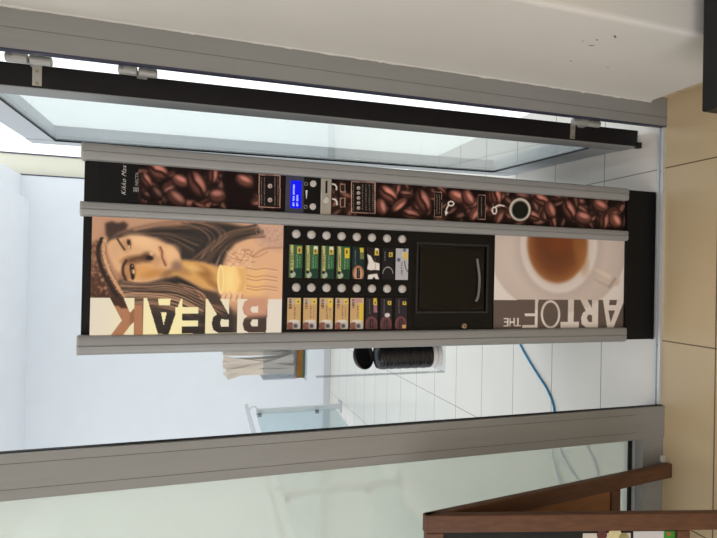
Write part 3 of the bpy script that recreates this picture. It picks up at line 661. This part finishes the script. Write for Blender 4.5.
hd = obj('nameplate', box(nb(), 0.163, 0.267, YP, YP+0.012, 1.700, 1.822), MT['gloss'], vm)
obj('seam', box(nb(), 0.163, 0.267, YP-0.0004, YP+0.001, 1.797, 1.799), MT['cavity'], hd)
flat = Matrix(((1, 0, 0), (0, 0, -1), (0, 1, 0)))                     # text plane facing the room
cx_, cz_ = on_y(124, 180.5, YP)
obj('lettering', text_bm('Kikko Max', 0.0155, flat, (cx_, YP-0.0006, cz_), -0.00012, 0.45, 0.0004, 1.14), MT['ink_white'], hd)['label'] = 'white slanted lettering Kikko Max'
cx_, cz_ = on_y(137, 179, YP)
obj('lettering', text_bm('NECTA', 0.0105, flat, (cx_, YP-0.0006, cz_), 0.00008, 0, 0.0004, 1.02), MT['ink_grey'], hd)['label'] = 'small grey lettering NECTA'
cx_, cz_ = on_y(136, 189.5, YP)
em = nb()
for k in range(4): box(em, cx_-0.006, cx_+0.006, YP-0.001, YP, cz_-0.006+k*0.0034, cz_-0.006+k*0.0034+0.0017)
obj('emblem', em, MT['ink_grey'], hd)

# printed stickers with illegible fine print
def sticker(x0, x1, y0, y1, rows, dots=None, rnd=0.0, border=(178, 140, 124), name='instruction_sticker', seed=1):
    c = on_y((x0+x1)/2, (y0+y1)/2, YP); sx = abs(on_y(x0, (y0+y1)/2, YP)[1]-on_y(x1, (y0+y1)/2, YP)[1])/2; sy = abs(on_y((x0+x1)/2, y0, YP)[0]-on_y((x0+x1)/2, y1, YP)[0])/2
    def paint(a):
        r = np.random.RandomState(seed); xm, ym = (x0+x1)/2, (y0+y1)/2
        a.fill((38, 22, 22))
        u = np.abs(a.x-xm)/((x1-x0)/2); v = np.abs(a.y-ym-(a.x-xm)*0.05)/((y1-y0)/2)
        a.put(((u < 0.97) & (v < 0.975)).astype(float), border); a.put(((u < 0.90) & (v < 0.94)).astype(float), (24, 19, 19))
        for xx in rows:
            yy = y0+3
            while yy < y1-3:
                l = 0.6+1.6*r.rand(); a.rect(xx-0.55, xx+0.45, yy, min(yy+l, y1-2.5), (128, 112, 106), 0.75); yy += l+0.7
        if dots:
            for (dx, dy, dr) in dots: a.ell(dx, dy, dr, dr, 0, (190, 176, 168), 0.35); a.ell(dx+0.2, dy+0.2, dr*0.5, dr*0.5, 0, (120, 104, 98), 0.5)
    return film(name, c[0]-sy, c[0]+sy, c[1]-sx, c[1]+sx, YP-0.0012, 0.0011, paint, MT['print'], vm, PRG, 0.0011)
sticker(258.4, 280.7, 174.5, 208.0, [261.5, 264.5, 275, 278], [(270, 186, 2.2), (270, 200, 2.2)], seed=2)
sticker(350.7, 375.8, 181.5, 213.5, [353.5, 362.5, 366, 369.5, 373], [(358.5, 188+k*5, 1.7) for k in range(5)], seed=3)
sticker(434.2, 442, 191.5, 217.5, [437, 439.6], name='pointer_label', seed=4)
sticker(477.6, 485.6, 194.5, 219.8, [481.6], name='pointer_label', seed=5)

# display unit
def rect_on(x0, x1, y0, y1, Y=YP):
    c = ((x0+x1)/2, (y0+y1)/2); a = on_y(x0, c[1], Y)[1]; b = on_y(x1, c[1], Y)[1]; e = on_y(c[0], y1, Y)[0]; f = on_y(c[0], y0, Y)[0]
    return e, f, b, a
_, _, zb, zt = rect_on(285.5, 320.3, 176, 210)
zb2, zt2 = rect_on(303.6, 320.3, 176, 210)[2:]
dp = obj('display_bezel', box(nb(), 0.163, 0.267, YP-0.004, YP+0.004, zt2, zt, 0.001), MT['bezel'], vm)
e, f, b, a_ = rect_on(290.2, 301, 180.8, 208.4)
sc = obj('screen', box(nb(), e, f, YP-0.0046, YP-0.0036, b, a_), MT['lcd'], dp)
ch = nb(); r_ = random.Random(3)
for row, zc_ in ((0, 0.70), (1, 0.36)):
    xx = e+0.006+(0 if row == 0 else 0.0)
    while xx < f-(0.012 if row == 0 else 0.04):
        if r_.random() > 0.2: box(ch, xx, xx+0.0022, YP-0.0050, YP-0.0045, b+(a_-b)*zc_-0.0026+0.0012*(r_.random() < .4), b+(a_-b)*zc_+0.0026)
        xx += 0.0036
obj('characters', ch, MT['lcd_ink'], sc)
bp_ = obj('language_button_plate', box(nb(), 0.163, 0.267, YP-0.0035, YP+0.004, zb2, zt2-0.0005, 0.001), MT['gloss'], vm)
for px, py in ((313, 183.9), (312.6, 206.8)):
    X_, Z_ = on_y(px, py, YP-0.004)
    obj('round_button', cyl(nb(), (X_, YP-0.0030, Z_), (X_, YP-0.010, Z_), 0.0092, n=28, bev=0.002), MT['button'], bp_, True)
    X2, Z2 = on_y(px-7, py, YP-0.004); rg = nb()
    lathe(rg, [(0.004, 0), (0.0052, 0), (0.0052, 0.0006), (0.004, 0.0006), (0.004, 0)], (0, 0, 0), 20); rg.transform(Matrix.Translation((X2, YP-0.0034, Z2)) @ Matrix.Rotation(math.pi/2, 4, 'X'))
    obj('ring_mark', rg, MT['ink_grey'], bp_)
X2, Z2 = on_y(306.5, 194.5, YP-0.004); wm = nb(); prism_z(wm, [(-0.012, -0.0006), (0.012, -0.003), (0.012, 0.003), (-0.012, 0.0006)], 0, 0.0006); wm.transform(Matrix.Translation((X2, YP-0.0034, Z2)) @ Matrix.Rotation(math.pi/2, 4, 'X'))
obj('wedge_mark', wm, MT['ink_white'], bp_)
e, f, b, a_ = rect_on(320.5, 331, 176.7, 214)
cp = obj('coin_plate', box(nb(), 0.163, 0.267, YP-0.005, YP+0.004, b, a_, 0.0012), MT['steel'], vm)
e, f, b, a_ = rect_on(325, 327, 181, 193.5)
obj('coin_slot', box(nb(), e, f, YP-0.0058, YP-0.004, b, a_), MT['cavity'], cp)
X_, Z_ = on_y(326, 200.3, YP-0.006)
obj('return_button', cyl(nb(), (X_, YP-0.004, Z_), (X_, YP-0.011, Z_), 0.0095, n=28, bev=0.002), MT['button'], cp, True)

# ---- selection panel
sp = nb(); box(sp, -0.173, 0.127, YP+0.002, YP+0.012, 0.652, 1.317)
spo = obj('selection_panel', box(nb(), -0.173, 0.127, YP+0.002, YP+0.012, 0.922, 1.3175, 0.001), MT['gloss'], vm)
rb = nb()
for zz in ((0.083, ), (-0.030, ), (-0.069, )):
    box(rb, -0.02-0.0+zz[0]-0.002+0.02, zz[0]+0.002, YP, YP+0.003, 0.94, 1.30)
obj('panel_ridge', rb, MT['bezel'] if False else MT['gloss'], spo)
bx = np.linspace(296.5, 402.7, 8); by0 = np.linspace(233.9, 239.0, 8); by1 = np.linspace(287.4, 289.0, 8)
cards0 = [(289.0, 302.2), (305.2, 318.2), (321.0, 334.0), (336.6, 349.8), (352.2, 364.3), (367.0, 379.6), (382.0, 393.8), (395.6, 408.0)]
cards1 = [(287.2, 300.6), (303.2, 316.6), (319.4, 332.8), (335.2, 348.2), (350.2, 363.4), (365.6, 377.4), (380.4, 391.6), (395.2, 406.6)]
btn_me = None
for row, bys in ((0, by0), (1, by1)):
    for k in range(8):
        X_, Z_ = on_y(bx[k], bys[k], YP-0.004)
        if btn_me is None:
            bo = obj('selection_button', lathe(nb(), [(0, 0.0095), (0.007, 0.0092), (0.0105, 0.0075), (0.0122, 0.004), (0.0122, 0)], (0, 0, 0), 28, Matrix.Rotation(math.pi/2, 4, 'X')), MT['button'], vm, True)
            bo.data.transform(Matrix.Translation(wloc(vm))); btn_me = bo.data
        else:
            bo = bpy.data.objects.new('selection_button', btn_me); link(bo, vm)
        bo.location = Vector((X_, YP+0.002, Z_))-wloc(vm)
def paint_card(kind, x0, x1, y0, y1, k):
    w_, h_ = x1-x0, y1-y0
    def q(u, v): return (x0+u*w_, y0+v*h_)
    def p(a):
        r = np.random.RandomState(20+k)
        def R(u0, u1, v0, v1, c, al=1.0): a.rect(x0+u0*w_, x0+u1*w_, y0+v0*h_, y0+v1*h_, c, al)
        def scr(u, v0, v1, c, wd=0.07):                         # fine print that nobody can read
            v = v0
            while v < v1:
                l = 0.02+0.05*r.rand(); R(u-wd/2, u+wd/2, v, min(v+l, v1), c, 0.8); v += l+0.025
        if kind == 'green':
            a.fill((52, 104, 66)); R(0, 0.34, 0, 1, (86, 112, 66)); R(0.13, 0.33, 0, 1, (196, 180, 108)); scr(0.22, 0.24, 0.70, (70, 76, 44), 0.1)
            R(0.34, 1, 0.72, 1, (28, 66, 48)); a.ell(*q(0.3, 0.9), w_*0.2, h_*0.09, 0, (170, 176, 160), 0.4); a.ell(*q(0.2, 0.82), w_*0.12, h_*0.05, 0, (40, 40, 34), 0.4)
            scr(0.62, 0.3, 0.70, (146, 190, 140)); scr(0.82, 0.34, 0.7, (110, 160, 110)); R(0.62, 0.97, 0.05, 0.27 if k != 3 else 0.36, (204, 176, 60) if k != 3 else (230, 196, 30)); R(0.72, 0.85, 0.11, 0.22, (92, 76, 40))
            if k in (1, 2): R(0.68, 0.95, 0.02, 0.12, (216, 214, 196))
        elif kind == 'ring':
            a.fill((28, 48, 48)); a.ell(*q(0.5, 0.82), w_*0.46, h_*0.24, 0, (186, 112, 78), 0.15); a.ell(*q(0.5, 0.84), w_*0.34, h_*0.19, 0, (196, 152, 122), 0.2); R(0.36, 0.64, 0.66, 0.98, (30, 26, 26)); scr(0.5, 0.68, 0.96, (130, 110, 100))
            scr(0.26, 0.1, 0.56, (120, 146, 146)); R(0.64, 0.95, 0.02, 0.16, (214, 190, 40)); R(0.66, 0.95, 0.17, 0.38, (112, 120, 62))
        elif kind == 'cow':
            a.fill((40, 32, 32)); a.poly([q(0.0, 0.2), q(0.3, 0.26), q(0.55, 0.45), q(1, 0.5), q(1, 0.72), q(0.6, 0.7), q(0.3, 0.72), q(0.0, 0.68), q(0.12, 0.45)], (224, 216, 210), 0.8)
            a.poly([q(0.05, 1), q(0.1, 0.86), q(0.4, 0.84), q(0.8, 0.82), q(0.95, 1), q(0.7, 1), q(0.55, 0.92), q(0.4, 1)], (220, 212, 206), 0.8)
            scr(0.66, 0.34, 0.66, (110, 90, 84)); R(0.62, 0.95, 0.06, 0.25, (216, 186, 60)); R(0.66, 0.9, 0.02, 0.08, (220, 216, 210)); R(0.74, 0.84, 0.11, 0.2, (90, 70, 40))
        elif kind == 'noir':
            a.fill((32, 30, 34)); m = a.m_ell(*q(0.5, 0.86), w_*0.47, h_*0.27, 0, 0.06)*(1-a.m_ell(*q(0.5, 0.87), w_*0.43, h_*0.25, 0, 0.06)); a.put(m*(a.y < y0+0.82*h_), (180, 172, 164))
            scr(0.26, 0.12, 0.42, (140, 136, 134)); R(0.58, 0.9, 0.13, 0.28, (206, 176, 50)); R(0.68, 0.8, 0.17, 0.24, (70, 60, 40))
        elif kind == 'flower':
            a.fill((176, 176, 184)); scr(0.5, 0.44, 0.86, (104, 104, 116), 0.14); R(0.62, 0.97, 0.12, 0.33, (222, 190, 70)); a.ell(*q(0.25, 0.36), w_*0.14, h_*0.06, 0, (84, 86, 112), 0.4); a.ell(*q(0.72, 0.05), w_*0.12, h_*0.05, 0, (92, 92, 120), 0.4)
            a.line([q(0.72, 0.4), q(0.8, 0.62), q(0.98, 0.74)], 0.8, (66, 66, 84)); R(0.5, 0.62, 0.12, 0.26, (200, 190, 190))
        elif kind == 'tan':
            a.fill((204, 162, 104)); R(0, 1, 0, 0.2, (198, 168, 134)); scr(0.24, 0.03, 0.36, (92, 64, 72), 0.18); scr(0.56, 0.26, 0.68, (128, 88, 56), 0.1); 
            if k > 0: scr(0.78, 0.28, 0.64, (150, 104, 66))
            R(0.66, 0.96, 0.03, 0.20 if k != 2 else 0.3, (226, 196, 60)); R(0.78, 0.88, 0.09, 0.16, (120, 90, 50))
            if k == 4: R(0.7, 1, 0.2, 0.78, (226, 190, 50)); R(0.3, 0.9, 0.02, 0.16, (190, 140, 140))
            a.ell(*q(0.5, 0.76), w_*0.42, h_*0.06, 0, (212, 200, 190), 0.5); a.ell(*q(0.24, 0.9), w_*0.3, h_*0.12, 0, (140, 86, 72), 0.3); a.ell(*q(0.72, 0.9), w_*0.32, h_*0.13, 0, (188, 182, 180), 0.3); a.ell(*q(0.62, 0.9), w_*0.16, h_*0.07, 0, (92, 84, 88), 0.4)
        elif kind == 'cocoa':
            a.fill((48, 40, 46)); a.ell(*q(0.5, 0.86), w_*0.52, h_*0.27, 0, (118, 66, 66), 0.12); a.ell(*q(0.5, 0.88), w_*0.4, h_*0.21, 0, (92, 54, 58), 0.2); R(0.38, 0.62, 0.66, 0.96, (40, 30, 36)); scr(0.5, 0.68, 0.95, (126, 104, 110))
            scr(0.34, 0.05, 0.52, (126, 118, 124)); R(0.66, 0.96, 0.10 if k != 5 else 0.0, 0.22, (214, 184, 50)); R(0.76, 0.86, 0.12, 0.18, (80, 66, 40))
            if k == 5: R(0.68, 0.98, 0.22, 0.46, (156, 104, 116))
            if k == 6: a.ell(*q(0.62, 0.55), w_*0.24, h_*0.07, 0, (206, 200, 210), 0.3)
            if k == 7: R(0.62, 0.95, 0.86, 0.98, (226, 170, 96))
        g = a.c.mean(axis=2, keepdims=True); a.c = (a.c*0.8+g*0.2)*0.95
    return p
kinds0 = ['green']*4+['ring', 'cow', 'noir', 'flower']; kinds1 = ['tan']*5+['cocoa']*3
for row, cards, kinds in ((0, cards0, kinds0), (1, cards1, kinds1)):
    for k, (c0, c1) in enumerate(cards):
        t = (c0-288)/115.0
        yy0, yy1 = ((244.7+t*4.2, 277.6+t*2.4), (297.9+t*0.3, 329.0+t*0.0))[row]
        e, f, b, a_ = rect_on(c0, c1, yy0, yy1)
        film('selection_label', e, f, b, a_, YP-0.001, 0.0013, paint_card(kinds[k], c0, c1, yy0, yy1, k), MT['print'], vm, PRG, 0.003)

# ---- delivery bay
bx0, bx1, bz0, bz1 = -0.115, 0.089, 0.672, 0.908
fr = nb(); box(fr, -0.173, bx0, YP+0.002, YP+0.012, 0.645, 0.9215, 0.001); box(fr, bx1, 0.127, YP+0.002, YP+0.012, 0.645, 0.9215, 0.001); box(fr, bx0, bx1, YP+0.002, YP+0.012, 0.645, bz0); box(fr, bx0, bx1, YP+0.002, YP+0.012, bz1, 0.9215)
db = obj('delivery_bay', fr, MT['gloss'], vm)
lip = nb()
for q in ((bx0-0.006, bx0, bz0-0.006, bz1+0.006), (bx1, bx1+0.006, bz0-0.006, bz1+0.006), (bx0, bx1, bz0-0.006, bz0), (bx0, bx1, bz1, bz1+0.006)): box(lip, q[0], q[1], YP-0.003, YP+0.006, q[2], q[3], 0.001)
obj('surround', lip, mat('dark_grey_plastic', (34, 34, 36), 0.4, noise=0.1), db)
obj('recess', box(nb(), bx0+0.001, bx1-0.001, YP+0.0105, YP+0.0115, bz0+0.001, bz1-0.001), mat('bay_back', (40, 38, 37), 0.5, noise=0.15, scale=30), db)
obj('flap', box(nb(), bx0+0.006, bx1-0.006, YP+0.001, YP+0.004, bz0+0.006, bz1-0.006, 0.001), MT['smoke'], db)
X_, Z_ = on_y(476, 284, YP); tb = nb()
tube(tb, spline([(bx0+0.03, YP-0.001, bz0+0.036), (bx0+0.05, YP-0.003, bz0+0.029), (-0.01, YP-0.003, bz0+0.026), (0.05, YP-0.001, bz0+0.034)]), 0.0042, 8)
obj('flap_handle', tb, mat('clear_grey_plastic', (120, 118, 116), 0.25, noise=0.1), db, True)
X_, Z_ = on_y(464, 326, YP); lk = obj('lock', cyl(nb(), (X_, YP+0.004, Z_), (X_, YP-0.005, Z_), 0.0085, n=24, bev=0.0015), MT['brass'], vm, True)
obj('keyhole', box(nb(), X_-0.0012, X_+0.0012, YP-0.0056, YP-0.0045, Z_-0.004, Z_+0.004), MT['cavity'], lk)

# ---- clear dispenser mounted on the machine's left side
ca = nb(); X0c, X1c = -0.316, XL+0.008; Y0c, Y1c = 1.525, 1.615
box(ca, X1c-0.0005, X1c+0.003, Y0c, Y1c, 0.74, 1.42)
cd = obj('acrylic_dispenser', ca, MT['acrylic'], vm)
def acr(nm, x0, x1, y0, y1, z0, z1, m='acrylic'): obj(nm, box(nb(), x0, x1, y0, y1, z0, z1), MT[m], cd)
acr('outer_plate', X0c-0.003, X0c, Y0c, Y0c+0.022, 0.776, 1.20, 'acrylic_edge'); acr('stick_bin_front', X0c, X1c, Y0c-0.003, Y0c, 1.262, 1.36); acr('stick_bin_side', X0c-0.003, X0c, Y0c, Y1c, 1.262, 1.36, 'acrylic_edge'); acr('stick_bin_floor', X0c, X1c, Y0c, Y1c, 1.262, 1.266, 'acrylic_edge')
acr('box_shelf', X0c-0.008, X1c, Y0c, Y1c, 1.2305, 1.235, 'acrylic_edge'); acr('tube_floor', X0c, X1c, Y0c, Y1c, 0.776, 0.781, 'acrylic_edge')
# stir sticks
rs = random.Random(11); GS = 'pale stir sticks in the side dispenser'
sl = 0.200
for k in range(22):
    fx = -0.234-0.074*((k % 11)/10.0)+rs.uniform(-0.002, 0.002); fy = 1.536+0.032*(k//11)+rs.uniform(-0.004, 0.004)+0.0
    lean = rs.uniform(-0.05, 0.05)
    if fx < -0.29: lean = rs.uniform(0.0, 0.03)
    ly = rs.uniform(-0.03, 0.05); 
    if k in (1, 3, 5, 8): lean, fx = {1: (-0.19, -0.262), 3: (-0.13, -0.272), 5: (-0.31, -0.254), 8: (0.16, -0.292)}[k]; fy -= 0.004*(1+k % 3)
    zt_ = math.sqrt(1-lean*lean-ly*ly)
    ax = Vector((lean, ly, zt_)); sd = Vector((0.97, rs.uniform(-0.25, 0.25), 0)); sd = (sd-ax*sd.dot(ax)).normalized(); th_ = ax.cross(sd)
    t = nb(); obox(t, Vector((fx, fy, 1.2675+abs(lean)*0.012+0.0005)), sd, th_, ax, 0.0115, 0.0022, sl+rs.uniform(-0.006, 0.006), 0.0006)
    o = obj('stir_stick', t, MT['stick'])
    tag(o, 'pale flat stir stick standing in the bundle in the clear dispenser', 'stir stick', GS)
# card box
bxo = empty('sachet_box', (-0.27, 1.57, 1.2355), 'small brown and green card box lying under the stir sticks', 'box')
obj('body', box(nb(), -0.318, -0.228, 1.532, 1.608, 1.2355, 1.2605, 0.0015), MT['boxb'], bxo)
obj('base_band', box(nb(), -0.3185, -0.2275, 1.5315, 1.6085, 1.2355, 1.2435, 0.0015), MT['boxg'], bxo)['label'] = 'green lower edge of the box'
# stacked lids
def lid_bm(r=0.043):
    return lathe(nb(), [(r*0.93, 0), (r, 0.001), (r, 0.006), (r*0.955, 0.0075), (r*0.93, 0.014), (r*0.88, 0.0155), (r*0.84, 0.012), (0.0, 0.0115), (0.0, 0.009), (r*0.82, 0.0095), (r*0.86, 0.002), (r*0.93, 0)], (0, 0, 0), 36)
GL = 'black cup lids stacked in the clear dispenser'
lx, ly_ = -0.266, 1.572
base = obj('cup_lid', lid_bm(), MT['lidw'], None, True); base.location = (lx, ly_, 0.782); tag(base, 'white cup lid at the bottom of the black lid stack', 'cup lid')
b2 = base.copy(); COL.objects.link(b2); b2.location = (lx, ly_, 0.798); b2['label'] = 'white cup lid lying just under the black lid stack'
first = None; NL = 19
for k in range(NL):
    if first is None: first = obj('cup_lid', lid_bm(), MT['lid'], None, True); o = first
    else: o = first.copy(); COL.objects.link(o)
    o.location = (lx+0.0008*math.sin(k*2.1), ly_+0.0008*math.cos(k*1.7), 0.814+k*0.0092)
    tag(o, 'black ribbed cup lid stacked in the clear dispenser', 'cup lid', GL)
ztop = 0.814+(NL-1)*0.0092+0.0155
tl = first.copy(); COL.objects.link(tl); tl.rotation_euler = (math.radians(-58), math.radians(-24), 0); tl.location = (lx+0.001, ly_+0.004, ztop+0.0385)
del tl['group']; tl['label'] = 'loose black cup lid tilted on top of the lid stack'

# ================================================================== A-FRAME SIGN
XS = -0.627; XS2 = -1.16
sg = empty('sandwich_board', (-0.9, 1.2, 0), 'dark wooden A-frame sandwich board with chalkboard panel in front of the fixed pane', 'sandwich board')
def panel_frame(ytop, ztop_, yfoot, zfoot):
    ax = Vector((0, yfoot-ytop, zfoot-ztop_)); L = ax.length; ax.normalize(); nn = Vector((1, 0, 0)).cross(ax).normalized()
    return Vector((0, ytop, ztop_)), ax, nn, L
def board(nm, ytop, ztop_, yfoot, front):
    o, ax, nn, L = panel_frame(ytop, ztop_, yfoot, 0.004)
    if (nn.y > 0) == front: nn = -nn                            # nn points out of the sign
    T = 0.021
    fo = obj(nm, obox(nb(), o+Vector((XS-0.046, 0, 0))-nn*T, (1, 0, 0), ax, nn, 0.046, L, T, 0.003), MT['wood'], sg)
    obj('stile', obox(nb(), o+Vector((XS2, 0, 0))-nn*T, (1, 0, 0), ax, nn, 0.046, L, T, 0.003), MT['wood'], fo)
    obj('top_rail', obox(nb(), o+ax*0.004+Vector((XS2+0.046, 0, 0))-nn*T, (1, 0, 0), ax, nn, XS-XS2-0.092, 0.046, T, 0.003), MT['wood'], fo)
    return o, ax, nn, L, T, fo
o, ax, nn, L, T, fo = board('rear_stile', 1.256, 0.972, 1.386, False)
lr = 0.685
obj('bottom_rail', obox(nb(), o+ax*lr+Vector((XS2+0.046, 0, 0))-nn*T, (1, 0, 0), ax, nn, XS-XS2-0.092, 0.042, T, 0.003), MT['wood'], fo)
obj('back_board', obox(nb(), o+ax*0.04+Vector((XS2+0.04, 0, 0))-nn*0.016, (1, 0, 0), ax, nn, XS-XS2-0.08, lr-0.03, 0.006), MT['ply'], fo)
o, ax, nn, L, T, fo = board('front_stile', 1.238, 0.972, 1.00, True)
OFR = (o, ax, nn)
def fr_at(px, py, off=0.0):                                   # distance down the front panel for a photographed point
    d = Fv*FPX+Uv*(CX-px)+Rv*(CY-py); n_ = np.array(nn); p0 = np.array(o)+n_*off-np.array([0, 0, CAMH]); t = (p0@n_)/(d@n_); P = d*t+np.array([0, 0, CAMH])
    return P[0], float((P-np.array(o))@np.array(ax))
s0 = fr_at(678, 535)[1]; s1 = fr_at(690.5, 535)[1]
obj('bottom_rail', obox(nb(), o+ax*s0+Vector((XS2+0.046, 0, 0))-nn*T, (1, 0, 0), ax, nn, XS-XS2-0.092, s1-s0, T, 0.003), MT['wood'], fo)
obj('chalkboard', obox(nb(), o+ax*0.04+Vector((XS2+0.04, 0, 0))-nn*0.018, (1, 0, 0), ax, nn, XS-XS2-0.08, s0-0.035, 0.006), MT['chalk'], fo)
def sheet(nm, sa, sb, x0, x1, m, off=-0.0118, t=0.0012): return obox(nb(), o+ax*sa+Vector((x0, 0, 0))+nn*off, (1, 0, 0), ax, nn, x1-x0, sb-sa, t)
g0 = fr_at(666.5, 532)[1]; g1 = fr_at(677.5, 532)[1]; w0 = fr_at(636, 532)[1]; f0 = fr_at(585, 534)[1]; f1 = fr_at(633, 534)[1]
pst = obj('menu_poster', sheet('p', w0, g1, -1.10, -0.679, None), mat('poster_white', (206, 204, 206), 0.5, noise=0.02), sg)
obj('green_strip', sheet('p', g0, g1, -1.10, -0.679, None, -0.0106, 0.0008), mat('poster_green', (58, 140, 44), 0.5, noise=0.06), pst)
rm = nb()
for k in range(1):
    sa = g0+(g1-g0)*0.30; merge(rm, sheet('p', sa, sa+(g1-g0)*(0.3+0.2*(k % 2)), -0.690-k*0.03, -0.682-k*0.03, None, -0.0098, 0.0006))
obj('lettering', rm, mat('poster_red', (190, 90, 60), 0.5, noise=0.05), pst)
ph = obj('food_photo', sheet('p', f0, f1, -1.10, -0.683, None), mat('photo_paper', (206, 198, 188), 0.5, noise=0.1, scale=25), sg)
for px, py, r_, c in ((604, 537, 0.014, (86, 40, 36)), (617, 536.5, 0.018, (206, 196, 150)), (626, 540, 0.014, (150, 140, 96))):
    X_, s_ = fr_at(px, py); P = o+ax*s_+Vector((X_, 0, 0))+nn*-0.0106
    obj('pictured_food', cyl(nb(), P, P+nn*0.0006, r_, n=28), mat('photo_ink', c, 0.5, noise=0.15, scale=60), ph)

# black box at the right edge of the photo
bk = nb(); box(bk, 0.402, 0.86, 0.50, 0.952, 0.0, 0.40, 0.004)
tag(obj('storage_box', bk, MT['blackbox']), 'plain black box in front of the plastered wall, cut off by the picture edge', 'box')

# ================================================================== LIGHT
wld = bpy.data.worlds.new('World'); S.world = wld; wld.use_nodes = True
nt = wld.node_tree; bg = nt.nodes['Background']
tc = nt.nodes.new('ShaderNodeTexCoord'); sp_ = nt.nodes.new('ShaderNodeSeparateXYZ'); nt.links.new(tc.outputs['Generated'], sp_.inputs[0])
rp = nt.nodes.new('ShaderNodeValToRGB'); rp.color_ramp.elements[0].position = 0.45; rp.color_ramp.elements[0].color = (0.95, 1.0, 0.98, 1); rp.color_ramp.elements[1].position = 0.85; rp.color_ramp.elements[1].color = (0.85, 0.94, 1.0, 1)
nt.links.new(sp_.outputs['Z'], rp.inputs[0]); nt.links.new(rp.outputs[0], bg.inputs['Color']); bg.inputs['Strength'].default_value = 1.5
def area(name, loc, rot, sx, sy, power, col):
    l = bpy.data.lights.new(name, 'AREA'); l.shape = 'RECTANGLE'; l.size = sx; l.size_y = sy; l.energy = power; l.color = col
    o = bpy.data.objects.new(name, l); o.location = loc; o.rotation_euler = rot; link(o); return o
area('overhead_fill', (-0.4, -0.6, 2.70), (0, 0, 0), 2.2, 1.6, 27, (1.0, 0.985, 0.975))  # added overhead fill for the room, no real fitting known there
area('side_fill', (-2.9, -1.2, 1.5), (0, math.radians(-90), 0), 1.8, 2.4, 48, (0.99, 0.98, 1.0))  # added fill from the left to brighten the right wall; no window there
